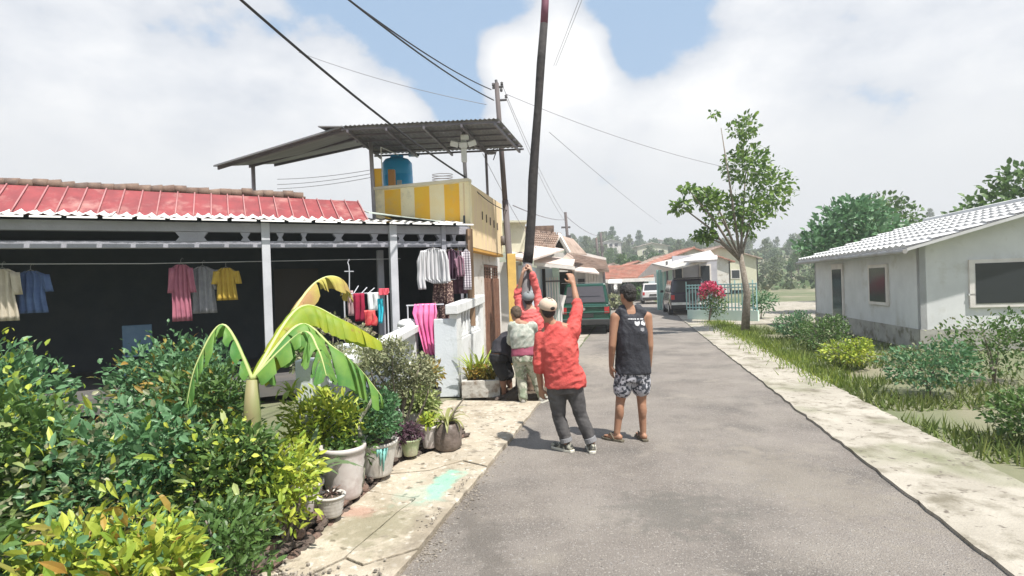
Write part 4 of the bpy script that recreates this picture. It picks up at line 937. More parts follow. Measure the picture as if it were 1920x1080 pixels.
m_cable = mat('cable_black', (.03, .03, .035), rough=.6)
m_cable2 = mat('cable_grey', (.28, .27, .30), rough=.7)
def wire(a, b, sag, r, label, m=m_cable, group='overhead cables'):
    a = Vector(a); b = Vector(b); pts = []
    for i in range(17):
        t = i / 16; pts.append(a.lerp(b, t) - V(0, 0, sag * 4 * t * (1 - t)))
    tag(MB().tube(pts, r, n=5).build('overhead_cable', m, None, smooth=True), label, 'cable', group)
wire(W(921, 168, PY), W(560, -72, 5.5), .12, .011, 'upper of two parallel black cables running from the pole top to the upper left')
wire(W(926, 188, PY), W(520, -110, 5.0), .12, .013, 'lower thicker of two parallel black cables from the pole top to the upper left')
wire(W(872, 332, 10.4), W(430, -20, 5.6), .10, .017, 'thick black cable descending from upper left to the terrace post')
wire(W(912, 196, PY), W(560, 98, 14.0), .10, .007, 'thin faint cable running level to the left of the pole', m_cable2)
for k, (y0, y1) in enumerate(((318, 328), (325, 338), (332, 346))): wire(W(698, y0, 14), W(520, y1 + 8, 16), .05, .009, ('top', 'middle', 'bottom')[k] + 'most of three short cables behind the terrace at far left', m_cable2)
fp = W(1060, 400, 26)
wire(W(944, 165, PY), fp + V(0, 0, -.1), .25, .006, 'thin cable from the pole top down to the second street pole', m_cable2)
wire(W(950, 186, PY), fp + V(0, 0, -.4), .28, .006, 'second thin cable sloping down to the far street pole', m_cable2)
wire(W(948, 176, PY), W(1420, 325, 16), .2, .007, 'long thin cable crossing the sky to the right', m_cable2)
wire(W(1030, 248, 14), W(1240, 420, 40), .1, .008, 'faint short cable sloping down to the right behind the raised pole', m_cable2)
for k in range(2): wire(W(1038 + 4 * k, 124, 9), W(1097 + 6 * k, -30, 6), .0, .003, ('left' if k == 0 else 'right') + ' of two faint steep cables near the cloud top', m_cable2)
wire(W(962, 385, PY), W(1058, 412, 26), .1, .013, 'sagging service cable behind the raised pole', m_cable2)
wire(W(905, 288, 11.9), W(1008, 470, 16), .1, .006, 'thin service cable from canopy corner to the roofs', m_cable2)
wire(W(880, 345, 10.6), W(952, 395, PY), .08, .009, 'black service cable from terrace post to utility pole')
wire(fp + V(0, 0, -.1), W(1122, 442, 44), .2, .016, 'far cable linking the second and third poles', m_cable2)
for k, (px, py, Y, r, lab) in enumerate(((1060, 398, 26, .09, 'second street pole standing behind the brown gable roof'), (1118, 446, 42, .11, 'left one of the two dark far poles'), (1126, 436, 44, .12, 'right and taller one of the two dark far poles'))):
    a = W(px, py, Y); d = (W(px + 7, py + 100, Y) - a); d.x *= .3
    t = thing('utility_pole', lab, 'utility pole', group='distant poles'); b = V(a.x + .25, a.y, 0)
    MB().tube([b, a], [r, r * .7], n=8).build('pole', m_pole, t, smooth=True); MB().box(a - V(0, 0, .7), (.42, .07, .08)).build('crossarm', m_iron, t)
    MB().box(a - V(-.1, 0, 1.3), (.22, .2, .45)).build('transformer', m_iron, t)

# the pole being raised
rp_pts = [(1027, -160), (1024, -60), (1022, 8), (1020, 45), (1014, 120), (1009, 200), (1003, 280), (999, 340), (997, 400), (992, 470), (989, 492)]
PYP = 8.35
rp = thing('raised_pole', 'long black pole with maroon tip being raised upright by the workers', 'pole')
m_rblack = mat('raised_pole_black', (.018, .016, .017), (.036, .031, .030), scale=8, rough=.85, bump=.9, bscale=12)
m_rmar = mat('raised_pole_maroon', (.16, .05, .09), (.20, .07, .11), scale=5, rough=.7)
m_rgrey = mat('raised_pole_grey', (.17, .155, .16), (.12, .11, .115), scale=5, rough=.8)
P_ = [W(x, y, PYP + (492 - y) * .0004) for x, y in rp_pts]
rr = lambda i: .052 + .022 * i / 10
MB().tube(P_[:4], [rr(i) for i in range(4)], n=14).build('upper_section', m_rmar, rp, smooth=True)
MB().tube(P_[3:], [rr(i + 3) * (1.0 + .06 * math.sin(i * 2.1)) for i in range(8)], n=16).build('main_section', m_rblack, rp, smooth=True)
foot = W(974, 742, 8.3); foot.z = .06
MB().tube([P_[-1], P_[-1].lerp(foot, .5), foot], [.072, .066, .07], n=14).build('lower_section', m_rgrey, rp, smooth=True)
# spoil heap round the hole
t = thing('spoil_heap', 'low heap of dug dark earth and rubble around the foot of the raised pole', 'earth heap', (foot.x + .1, foot.y + .05, .03))
m = MB().ell((0, 0, 0), (V(.62, 0, 0), V(0, .35, 0), V(0, 0, .12)), n=26, m=12); m.v = [tuple(Vector(q) + Vector((0, 0, .07 * noise.noise(Vector(q) * 7)))) for q in m.v]
m.build('heap', m_soil, t, smooth=True)
for k in range(34):
    o = bpy.data.objects.new('rock', stones[k % 8]); C.objects.link(o); o.parent = t; a = random.uniform(0, 6.28); q_ = random.uniform(.1, .7); s = random.uniform(.3, .8)
    o.location = (math.cos(a) * q_, math.sin(a) * q_ * .55, .03 + .09 * max(0, 1 - q_ * 1.4)); o.scale = (s, s, s); o.rotation_euler = (random.random(), random.random(), random.random() * 6)

# ------------------------------------------------------------------ houses along the street, left
m_roofpale = mat('pale_pink_roof', (.56, .46, .42), (.64, .56, .50), scale=1.6, rough=.7, stretch=(3, .6, 1), dirt=((.42, .34, .30), 2, .55, .75))
m_roofbr = mat('weathered_tiles', (.34, .24, .19), (.46, .36, .30), scale=2.5, rough=.9, dirt=((.20, .15, .12), 2, .5, .68))
m_roofred = mat('red_tiles', (.42, .17, .12), (.52, .27, .20), scale=2, rough=.9, dirt=((.32, .20, .15), 1.2, .5, .7))
m_wcream = mat('pale_green_wall', (.55, .54, .40), (.62, .60, .48), scale=1.5, rough=.9, dirt=((.4, .38, .28), 2, .55, .75))
m_trimw = mat('white_trim', (.74, .71, .68), (.62, .58, .55), scale=3, rough=.7)
m_wblue = mat('pale_blue_wall', (.55, .64, .72), (.62, .68, .74), scale=3, rough=.8)
m_wmint = mat('mint_wall', (.50, .66, .58), (.58, .70, .64), scale=3, rough=.8)
m_glass = mat('dark_glass', (.03, .035, .04), rough=.15)
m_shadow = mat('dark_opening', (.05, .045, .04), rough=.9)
def tiled_roof(parent, a, b, c, d, m, nx=24, ny=8, name='roof'):
    """a-b eave, d-c ridge: rows of shaped tiles as raised courses"""
    a, b, c, d = map(Vector, (a, b, c, d)); nv = (b - a).cross(d - a).normalized(); nv = nv if nv.z > 0 else -nv
    mb = MB(); mb.prism([a, b, c, d], -nv * .06)
    for j in range(ny):
        for i in range(nx):
            s0, s1 = i / nx, (i + .86) / nx; t0, t1 = j / ny, (j + 1.08) / ny
            def q(s, t): return a.lerp(b, s).lerp(d.lerp(c, s), min(t, 1))
            mb.add([q(s0, t0) + nv * .055, q((s0 + s1) / 2, t0) + nv * .10, q(s1, t0) + nv * .055, q(s0, t1) + nv * .01, q((s0 + s1) / 2, t1) + nv * .04, q(s1, t1) + nv * .01, q(s0, t0), q(s1, t0)],
                   [(0, 1, 4, 3), (1, 2, 5, 4), (0, 6, 7, 2, 1)])
    o = mb.build(name, m, parent, fix=False); return o
def gable_house(name, label, cat, corner, along_v, w, d, h, rise, mw, mr, wins=(), rz=0, over=.4, tile=(26, 8)):
    """box house with local x width, y depth, ridge along y"""
    t = thing(name, label, cat, corner, rz)
    for a, b in (((0, 0), (w, 0)), ((w, 0), (w, d)), ((w, d), (0, d)), ((0, d), (0, 0))):
        wallp('wall', V(a[0], a[1], 0), V(b[0], b[1], 0), 0, h, .12, mw, t)
    for y in (0.0, d - .12): MB().prism([V(0, y, h), V(w, y, h), V(w / 2, y, h + rise)], (0, .12, 0)).build('gable', mw, t)
    k = rise / (w / 2)
    tiled_roof(t, V(-over, -over, h - over * k), V(-over, d + over, h - over * k), V(w / 2, d + over, h + rise), V(w / 2, -over, h + rise), mr, *tile)
    tiled_roof(t, V(w + over, d + over, h - over * k), V(w + over, -over, h - over * k), V(w / 2, -over, h + rise), V(w / 2, d + over, h + rise), mr, *tile)
    MB().tube([V(w / 2, -over, h + rise + .05), V(w / 2, d + over, h + rise + .05)], .09, n=8).build('ridge', mr, t)
    for (side, p0, z0, ww, hh) in wins:
        if side == 'front': c = V(p0, -.02, z0 + hh / 2); dd = (ww, .06, hh); o_ = V(0, -.03, 0)
        elif side == 'left': c = V(-.02, p0, z0 + hh / 2); dd = (.06, ww, hh); o_ = V(-.03, 0, 0)
        else: c = V(w + .02, p0, z0 + hh / 2); dd = (.06, ww, hh); o_ = V(.03, 0, 0)
        f_ = MB().box(c, dd).build('window', m_trimw, t); MB().box(c + o_ * .8, (dd[0] * .82 if dd[0] > .1 else .03, dd[1] * .82 if dd[1] > .1 else .03, hh * .84)).build('pane', m_glass, f_)
    return t
FV = lambda Y, off=0: (-.73 + .2 * (Y - 10.5) + off)     # street line of the left-hand facades
# next house: tall pale wall with pale pink metal roof
t = thing('pink_roof_house', 'low house with a pale green upper wall and pale pink sheet roof past the pole', 'house')
wallp('upper_wall', V(-2.0, 15.5, 0), V(.42, 15.5, 0), 2.6, 3.45, .15, m_wcream, t)
MB().prism([V(-2.0, 15.3, 3.45), V(.46, 15.3, 3.40), V(.46, 15.9, 3.40), V(-2.0, 15.9, 3.45)], (0, 0, .05)).build('wall_cap', m_wcream, t)
a = [W(950, 494, 13.9), W(986, 472, 16.5), W(1051, 458, 19.5), W(1058, 463, 19.4)]
slabq([W(948, 478, 14.2), W(996, 486, 14.2), W(1058, 467, 20.5), W(955, 449, 20.5)], .05).build('roof', m_roofpale, t)
wallp('wall', V(-1.6, 14.7, 0), V(.28, 14.7, 0), 0, 2.3, .12, m_dirtyw, t); wallp('wall', V(.30, 14.6, 0), V(1.3, 20.2, 0), 0, 2.2, .12, m_wblue, t)
MB().prism([W(948, 482, 14.15), W(997, 490, 14.15), W(997, 494, 14.15), W(948, 486, 14.15)], (0, .04, 0)).build('fascia', m_brown, t)
# brown tiled gable
t = thing('tiled_gable_house', 'house with weathered brown tile gable roof and broken ridge beyond the pale pink roof', 'house')
rdg0, rdg1 = W(985, 434, 22), W(1049, 441, 22); ea0, ea1 = W(985, 462, 19.5), W(1040, 464, 20)
tiled_roof(t, ea0, ea1, rdg1, rdg0, m_roofbr, 16, 6)
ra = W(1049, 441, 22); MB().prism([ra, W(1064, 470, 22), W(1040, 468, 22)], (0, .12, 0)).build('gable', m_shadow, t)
MB().tube([W(1047, 439, 21.9), W(1067, 474, 21.9)], .09, n=6).build('barge_board', m_trimw, t); MB().tube([W(1049, 439, 21.9), W(1037, 464, 21.4)], .07, n=6).build('barge_board', m_trimw, t)
slabq([W(1050, 441, 22), W(1067, 474, 22), W(1100, 476, 27), W(1075, 448, 27)], .06).build('roof', m_roofbr, t)
for k in range(7): q = rdg0.lerp(rdg1, k / 6.5); MB().tube([q, q + (rdg1 - rdg0) * .12], .10, n=7).build('ridge_tile', m_tilebrown, t, smooth=True)
wallp('wall', V(1.0, 21.9, 0), V(2.2, 21.9, 0), 0, 2.9, .12, m_dirtyw, t)
q = W(1000, 434, 22.5); MB().box(q, (1.6, .8, .35)).build('roof_ridge_block', m_tilebrown, t)
# small porch with white edge and mint wall (behind the workers' hands)
t = thing('mint_house', 'narrow house with white awning edge, dark doorway and pale mint and blue walls', 'house')
slabq([W(1001, 490, 17), W(1074, 498, 17), W(1078, 486, 21), W(1006, 478, 21)], .08).build('awning', m_roofpale, t)
MB().prism([W(1001, 492, 16.95), W(1078, 500, 16.95), W(1078, 506, 16.95), W(1001, 498, 16.95)], (0, -.05, 0)).build('fascia', m_trimw, t)
def wq(px0, px1, Y, z0, z1, m, nm, par, th=.12): 
    a = W(px0, 520, Y); b = W(px1, 520, Y); return MB().b2((a.x, Y, z0), (b.x, Y + th, z1)).build(nm, m, par)
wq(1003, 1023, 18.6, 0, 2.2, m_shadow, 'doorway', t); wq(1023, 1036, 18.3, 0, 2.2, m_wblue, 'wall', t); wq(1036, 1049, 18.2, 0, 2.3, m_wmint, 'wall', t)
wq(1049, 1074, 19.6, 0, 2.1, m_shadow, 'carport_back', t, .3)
for k in range(5): q = W(1025 + k * 5, 520, 18.15); MB().b2((q.x - .02, 18.08, .3), (q.x + .02, 18.14, 1.9)).build('bar', m_trimw, t)
wq(1022, 1050, 18.0, 1.75, 1.8, m_iron, 'bar', t, .04)
wq(1048, 1052, 17.6, 0, 1.3, m_trimw, 'white_post', t); MB().prism([W(1049, 552, 17.5), W(1062, 554, 17.5), W(1057, 572, 17.5), W(1056, 590, 17.5)], (0, .03, 0)).build('white_panel', m_trimw, t)
slabq([W(1040, 502, 19), W(1064, 474, 21.5), W(1075, 482, 21.5), W(1077, 506, 19)], .05).build('sheet_roof', m_roofbr, t)
# third house row with white ridge board
t = thing('long_roof_house', 'long brown-grey roof with a bright white ridge board above the green van', 'house')
r0, r1 = W(1066, 474, 30), W(1136, 489, 30); s0, s1 = W(1078, 503, 26), W(1122, 509, 26)
tiled_roof(t, s0, s1 + V(.5, 0, 0), r1, r0, m_roofbr, 30, 9)
MB().prism([r0 + V(0, -.1, .0), r1 + V(0, -.1, 0), r1 + V(0, -.1, .16), r0 + V(0, -.1, .2)], (0, .3, 0)).build('ridge_board', m_trimw, t)
slabq([r0 + V(0, .2, 0), r1 + V(0, .2, 0), r1 + V(.3, 4, -1.5), r0 + V(0, 4, -1.5)], .06).build('roof', m_roofbr, t)
slabq([W(1078, 507, 24), W(1124, 512, 24), W(1112, 500, 27), W(1080, 497, 27)], .06).build('awning', m_roofpale, t)
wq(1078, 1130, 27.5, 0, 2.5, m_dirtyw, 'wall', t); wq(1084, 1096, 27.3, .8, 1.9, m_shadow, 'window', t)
for k in range(5): q = W(1100 + k * 5, 520, 27); MB().b2((q.x - .05, 26.9, 0), (q.x + .05, 27.0, 2.4)).build('porch_post', m_trimw, t)
# red tiled house across the end
t = thing('red_tiled_house', 'wide low house with faded red tile roof closing the far end of the street', 'house')
r0, r1 = W(1128, 499, 52), W(1222, 495, 52); s0, s1 = W(1130, 523, 47), W(1226, 519, 47)
tiled_roof(t, s0, s1, r1, r0, m_roofred, 40, 10)
MB().prism([s0 + V(0, -.1, -.35), s1 + V(0, -.1, -.35), s1 + V(0, -.1, -.05), s0 + V(0, -.1, -.05)], (0, .1, 0)).build('fascia', m_trimw, t)
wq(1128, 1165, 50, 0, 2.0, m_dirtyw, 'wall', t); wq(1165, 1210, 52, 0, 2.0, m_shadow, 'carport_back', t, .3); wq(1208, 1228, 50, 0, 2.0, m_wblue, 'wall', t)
wq(1140, 1146, 49.8, .6, 1.6, m_glass, 'window', t); wq(1150, 1157, 49.8, .6, 1.6, m_glass, 'window', t)
slabq([W(1140, 530, 44), W(1166, 530, 44), W(1166, 524, 47), W(1142, 524, 47)], .08).build('awning', m_whitesheet, t)
for k, (px, Y, w_, h_, m_, lab) in enumerate(((1192, 49, 1.4, 1.7, lf_dark, 'dark green bush in front of the carport at the far end of the street'), (1207, 47, .9, 1.3, lf_mid, 'small bush at the far end beside the white car'), (1151, 34, 1.0, .9, lf_grey, 'greyish bush behind the shoulder of the man in the tank top'))):
    q = W(px, 540, Y); t = thing('bush', lab, 'bush', (q.x, Y, 0)); branches(t, (0, 0, 0), [(0, 0, h_ * .6), (.2, 0, h_ * .6)], .03, m_bark); leafcloud(500, [((0, 0, h_ * .55), (w_, w_ * .7, h_ * .5))], .24, aspect=.6, seed=100 + k).build('foliage', m_, t)

# ------------------------------------------------------------------ right-hand houses
t = thing('teal_post_house', 'right-hand house with long pale roof, grey wall and teal painted posts', 'house')
m_tealp = mat('teal_post', (.25, .46, .42), (.32, .54, .48), scale=4, rough=.7)
slabq([W(1222, 494, 36), W(1262, 503, 27), W(1345, 484, 22), W(1332, 469, 32)], .08).build('roof', mat('pale_grey_roof', (.52, .50, .46), (.62, .60, .56), scale=1.5, rough=.7, stretch=(.5, 3, 1), dirt=((.42, .36, .3), 1.4, .5, .7)), t)
MB().prism([W(1222, 494, 35.9), W(1330, 469, 31.9), W(1330, 473, 31.9), W(1222, 499, 35.9)], (0, -.1, 0)).build('ridge_board', m_whitesheet, t)
slabq([W(1196, 520, 42), W(1246, 507, 31), W(1262, 503, 27), W(1222, 494, 36)], .06).build('roof', m_roofpale, t)
wq(1262, 1345, 30.5, 0, 3.0, mat('grey_wall', (.36, .36, .40), (.44, .44, .48), scale=2, rough=.9), 'wall', t)
wq(1236, 1262, 33, 0, 2.3, m_wmint, 'wall', t)
for px in (1232, 1238, 1247): wq(px, px + 4, 32, 0, 2.3, m_tealp, 'post', t, .15)
wq(1250, 1253, 30, 0, 2.7, m_iron, 'post', t, .1)
f_ = wq(1265, 1281, 30.4, 1.7, 2.4, m_trimw, 'window', t, .08); wq(1267, 1279, 30.3, 1.8, 2.3, m_glass, 'pane', f_, .05)
f_ = wq(1312, 1334, 30.4, 1.0, 2.5, m_trimw, 'window', t, .08); wq(1315, 1331, 30.3, 1.1, 2.4, m_glass, 'pane', f_, .05)
slabq([W(1282, 489, 24), W(1345, 486, 21), W(1345, 479, 24), W(1296, 482, 27)], .08).build('porch_roof', m_trimw, t)
# more of the same row outside the frame to the right, pale
q = Rd(6.0, 13.5); t = gable_house('pale_house', 'pale plastered house with grey roof set back on the right', 'house', (q.x, q.y, 0), 0, 7, 7, 2.3, 1.0, mat('pale_wall_paint', (.66, .67, .68), (.58, .59, .60), scale=2, rough=.9, dirt=((.45, .44, .4), 1.5, .55, .75)), mat('light_grey_roof', (.50, .50, .50), (.60, .60, .60), scale=2, rough=.7), wins=(('front', 1.5, .9, 1.2, 1.0), ('front', 4.5, .9, 1.2, 1.0), ('left', 2.0, .9, 1.1, 1.0), ('left', 4.8, .0, .9, 2.0)), rz=-RA)
for k, (u, v, r_x, h_, m_, lab) in enumerate(((3.75, 6.2, .5, .55, lf_mid, 'low green bush nearest on the right verge'), (3.9, 8.6, .6, .7, lf_dark, 'dark rounded bush on the right verge before the pale house'), (3.7, 11.0, .45, .5, lf_yel, 'yellow-green bush on the right verge'), (4.0, 13.4, .6, .75, lf_mid, 'green bush beside the pale house corner'), (4.1, 16.0, .5, .7, lf_dark, 'dark bush near the foot of the leafy tree'), (5.2, 9.6, .8, 1.0, lf_mid, 'tall bush in front of the pale house window'))):
    t = thing('verge_bush', lab, 'bush', tuple(Rd(u, v)))
    branches(t, (0, 0, 0), [(.1, 0, h_ * .7), (-.15, 0, h_ * .8), (0, .12, h_ * .6)], .018, m_bark, seed=k + 70)
    leafcloud(1500, [((0, 0, h_ * .55), (r_x, r_x, h_ * .45)), ((r_x * .5, 0, h_ * .8), (r_x * .5, r_x * .5, h_ * .3), .3)], .075, aspect=.45, seed=500 + k).build('foliage', m_, t)
    leafcloud(500, [((0, 0, h_ * .6), (r_x * 1.05, r_x * 1.05, h_ * .5))], .05, aspect=.5, seed=520 + k).build('foliage', lf_grey, t)
for k, (u, v, h_, r_x, lab) in enumerate(((9.5, 27, 5.0, 2.0, 'green tree standing just behind the leafy roadside tree'), (14.5, 24, 5.6, 2.4, 'broad green tree behind the pale house roof'), (20, 30, 6.2, 2.8, 'large tree at the far right behind the pale house'), (15, 38, 6.4, 2.6, 'mid green tree further back on the right'))):
    t = thing('garden_tree', lab, 'tree', tuple(Rd(u, v)))
    MB().tube([(0, 0, 0), (.1, 0, h_ * .35), (0, .1, h_ * .6)], [.16, .12, .08], n=8).build('trunk', m_bark, t, smooth=True)
    leafcloud(2600, [((0, 0, h_ * .68), (r_x, r_x, h_ * .26)), ((r_x * .6, 0, h_ * .55), (r_x * .6, r_x * .6, h_ * .18), .5), ((-r_x * .6, .3, h_ * .6), (r_x * .6, r_x * .6, h_ * .18), .5), ((0, 0, h_ * .88), (r_x * .6, r_x * .6, h_ * .14), .4)], .3, aspect=.55, seed=540 + k, shell=.5).build('crown', lf_mid if k % 2 else lf_dark, t)
# teal fence with flowers
fe = thing('teal_fence', 'pale teal iron fence on a low wall along the right side yard', 'fence')
fa, fb = W(1288, 560, 23.4), W(1420, 560, 21.2); fa.z = fb.z = 0
wallp('low_wall', fa, fb, 0, .42, .12, m_wmint, fe)
m_tf = mat('pale_teal_iron', (.28, .50, .50), (.36, .56, .55), scale=4, rough=.6)
for k in range(22):
    q = fa.lerp(fb, k / 21); MB().box((q.x, q.y + .06, .95 + (.06 if k % 5 == 0 else 0)), (.035, .03, 1.06 + (.12 if k % 5 == 0 else 0))).build('bar', m_tf, fe)
for z in (.5, 1.3, 1.42): MB().prism([V(fa.x, fa.y + .03, z), V(fb.x, fb.y + .03, z), V(fb.x, fb.y + .08, z), V(fa.x, fa.y + .08, z)], (0, 0, .045)).build('rail', m_tf, fe)
q = W(1327, 540, 21.4); t = thing('flower_bush', 'bright pink flowering bush spilling over the teal fence', 'bush', (q.x, 21.4, 0)); branches(t, (0, 0, 0), [(0, 0, 1.4), (.3, 0, 1.3)], .03, m_bark)
leafcloud(900, [((.05, 0, 1.36), (.34, .3, .24)), ((.4, 0, 1.15), (.28, .2, .26), .5), ((-.2, 0, 1.12), (.18, .2, .2), .3)], .08, aspect=.8, seed=120).build('flowers', leafmat('petal_pink', (.72, .08, .18), (.8, .22, .32), (.5, .03, .1)), t); leafcloud(900, [((.1, 0, .95), (.5, .3, .5)), ((.3, 0, .6), (.5, .3, .45))], .09, aspect=.5, seed=121).build('foliage', lf_mid, t)
t = thing('bush', 'green bush in the yard behind the teal fence', 'bush', tuple(Rd(5.0, 24.0))); branches(t, (0, 0, 0), [(0, 0, .8)], .03, m_bark); leafcloud(500, [((0, 0, .7), (.7, .5, .5))], .14, seed=122).build('foliage', lf_dark, t)
# grass along the verge
gm = MB(); rnd = random.Random(8)
for k in range(5200):
    v = rnd.uniform(9, 22.5); u = rnd.gauss(3.05, .22)
    if u < 2.35 or (v < 16 and rnd.random() < .4): continue
    p = Rd(u, v, .02); h = rnd.uniform(.04, .17); a = rnd.uniform(0, 6.28); w_ = rnd.uniform(.008, .016); l = Vector((rnd.gauss(0, .05), rnd.gauss(0, .05), h))
    s = Vector((math.cos(a), math.sin(a), 0)) * w_; gm.add([p - s, p + s, p + l], [(0, 1, 2)])
tag(gm.build('grass', leafmat('grass_blades', (.26, .32, .05), (.34, .38, .08), (.12, .2, .03)), fix=False), kind='stuff')

gm = MB(); rnd = random.Random(18)
for k in range(16000):
    v = rnd.uniform(3, 20); u = 2.9 + abs(rnd.gauss(0, 1.6))
    if u > 7.2 or noise.noise((u * .9, v * .9, 0)) < -.12: continue
    p = Rd(u, v, -.02); h = rnd.uniform(.05, .2); a = rnd.uniform(0, 6.28); w_ = rnd.uniform(.008, .018); l = Vector((rnd.gauss(0, .06), rnd.gauss(0, .06), h))
    q_ = Vector((math.cos(a), math.sin(a), 0)) * w_; gm.add([p - q_, p + q_, p + l], [(0, 1, 2)])
tag(gm.build('grass', leafmat('yard_grass', (.16, .22, .05), (.26, .28, .09), (.09, .14, .03)), fix=False), kind='stuff')
# curtains, gutter and skirting on the pale house
for o_ in [o_ for o_ in C.objects if o_.name.startswith('pale_house')]:
    MB().b2((-.03, -.025, 0), (7.03, -.004, .45)).build('skirting', mat('stained_skirting', (.30, .29, .27), (.42, .41, .38), scale=3, rough=.9, dirt=((.16, .15, .11), 4, .5, .66)), o_)
    MB().b2((-.025, .03, 0), (-.004, 6.97, .45)).build('skirting', MATS['stained_skirting'], o_)
    MB().tube([(-.43, -.4, 2.12), (-.43, 7.4, 2.12)], .05, n=8).build('gutter', mat('gutter_grey', (.4, .4, .4), (.3, .28, .26), scale=4, rough=.6), o_)
    for x0 in (1.5, 4.5):
        MB().b2((x0 - .62, -.05, 1.15), (x0 + .62, -.005, 1.19)).build('sill', m_plaster_w, o_)

# ------------------------------------------------------------------ vehicles
def car(name, label, cat, loc, rz, L_, w, h, belt, mbody, kind, group=None, glassy=None):
    """rear end at local y=0, nose towards +y"""
    t = thing(name, label, cat, loc, rz, group); mg = glassy or mat('car_glass', (.04, .045, .05), rough=.12)
    mt = mat('tyre', (.03, .03, .03), rough=.9); ml = mat('tail_lamp', (.45, .03, .03), rough=.3); mc = mat('chrome', (.6, .6, .6), rough=.25, metal=.8); mk = mat('black_trim', (.03, .03, .03), rough=.6)
    zb = .28
    # lower body as a loft of cross sections along y
    rings = []
    hood = .78 if kind != 'van' else .9
    for y, wz, z0, z1 in ((0.0, .90, zb + .1, belt * .96), (.06, .97, zb, belt), (.5, 1, zb - .04, belt), (L_ * .55, 1, zb - .04, belt), (L_ * .74, 1, zb - .04, belt * .98), (L_ - .25, .95, zb, belt * .86), (L_, .84, zb + .1, belt * .70)):
        W2 = w / 2 * wz; rings.append([V(-W2 * .96, y, z0), V(-W2, y, (z0 + z1) * .42), V(-W2, y, (z0 + z1) * .6), V(-W2 * .95, y, z1), V(0, y, z1 + .015), V(W2 * .95, y, z1), V(W2, y, (z0 + z1) * .6), V(W2, y, (z0 + z1) * .42), V(W2 * .96, y, z0)])
    MB().loft(rings).build('body', mbody, t, smooth=False, bevel=.02)
    # cabin
    r1, r2, r3, r4 = ((.10, .32, L_ * .58, L_ * .78) if kind != 'sedan' else (.35, .95, L_ * .55, L_ * .72))
    def cab(y0, y1, y2, y3, zt, ins):
        a = w / 2 * .93; b = w / 2 * (.80 - ins); zq = belt - .01
        return [(-a, y0, zq), (a, y0, zq), (a, y3, zq), (-a, y3, zq), (-b, y1, zt), (b, y1, zt), (b, y2, zt), (-b, y2, zt)]
    MB().add(cab(r1, r2, r3, r4, h, 0), [(0, 3, 2, 1), (4, 5, 6, 7), (0, 1, 5, 4), (1, 2, 6, 5), (2, 3, 7, 6), (3, 0, 4, 7)]).build('cabin', mbody, t, bevel=.05)
    P = [Vector(p) for p in cab(r1, r2, r3, r4, h, 0)]
    def pane(nm, q, s0, s1, t0, t1, n, m=mg, th=.015):
        a, b, c, d = q; f = lambda s, u: a.lerp(b, s).lerp(d.lerp(c, s), u)
        pts = [f(s0, t0), f(s1, t0), f(s1, t1), f(s0, t1)]; nn = Vector(n); return MB().prism([p + nn * .002 for p in pts], nn * th).build(nm, m, t, bevel=.004)
    nr = (P[1] - P[0]).cross(P[4] - P[0]).normalized(); nr = nr if nr.y < 0 else -nr
    pane('rear_window', (P[0], P[1], P[5], P[4]), .07, .93, .1, .86, nr)
    nw = (P[2] - P[3]).cross(P[7] - P[3]).normalized(); nw = nw if nw.y > 0 else -nw
    pane('windscreen', (P[3], P[2], P[6], P[7]), .05, .95, .08, .9, nw)
    for sg, q in ((1, (P[1], P[2], P[6], P[5])), (-1, (P[0], P[3], P[7], P[4]))):
        n_ = (q[1] - q[0]).cross(q[3] - q[0]).normalized(); n_ = n_ if n_.x * sg > 0 else -n_
        for s0, s1 in ((.08, .34), (.37, .63), (.66, .9)): pane('side_window', q, s0, s1, .12, .86, n_)
        MB().box((sg * (w / 2 + .09), L_ * .68, belt + .06), (.16, .07, .12)).build('mirror', mk, t, bevel=.02)
    for y in (L_ * .17, L_ * .81):
        for sg in (1, -1):
            o = MB().tube([(sg * (w / 2 - .2), y, .32), (sg * (w / 2 + .005), y, .32)], .32, n=24).build('wheel', mt, t, smooth=False, bevel=.02)
            MB().tube([(sg * (w / 2 + .0), y, .32), (sg * (w / 2 + .015), y, .32)], .18, n=16).build('rim', mc, o)
    MB().b2((-w / 2 * .95, -.10, zb + .02), (w / 2 * .95, .06, zb + .22)).build('bumper', mk if kind != 'sedan' else mbody, t, bevel=.03)
    for sg in (1, -1):
        MB().b2((sg * w / 2 * .93, -.02, belt - .30), (sg * w / 2 * .74, .05, belt - .08)).build('tail_light', ml, t, bevel=.01)
        MB().b2((sg * w / 2 * .6, L_ - .08, belt * .5), (sg * w / 2 * .82, L_ - .02, belt * .62)).build('headlight', mc, t)
    return t, mk, mc, w
m_green = mat('van_green', (.003, .045, .028), (.005, .055, .034), scale=2, rough=.25, coat=.5)
q = G(1099, 627); van, mk, mc, w = car('green_van', 'dark green old van parked facing away beside the left houses', 'van', (q.x, q.y, .0), -RA * .8, 4.3, 1.66, 1.66, .98, m_green, 'van', glassy=mat('van_glass', (.08, .075, .085), rough=.15))
for z in (.50, .72, .90): MB().b2((-w / 2 * .90, -.028, z), (w / 2 * .90, -.004, z + .02)).build('trim_line', mat('green_pale_trim', (.08, .22, .18), rough=.35), van)
MB().b2((-.26, -.035, .56), (.26, -.01, .68)).build('number_plate', mk, van); MB().tube([(-.05, -.03, .83), (-.05, -.04, .83)], .05, n=12).build('badge', mc, van)
MB().b2((-w / 2 * .93, .02, 1.69), (w / 2 * .8, .04, 1.70)).build('roof_trim', mc, van)
m_suv = mat('suv_purple_black', (.035, .028, .045), (.045, .035, .055), scale=2, rough=.25, coat=.6)
q = G(1292, 591); suv, mk, mc, w = car('dark_suv', 'dark SUV with spare wheel on its tailgate parked in the right-hand yard', 'car', (q.x, q.y, 0), -RA + .04, 4.2, 1.72, 1.72, 1.05, m_suv, 'van')
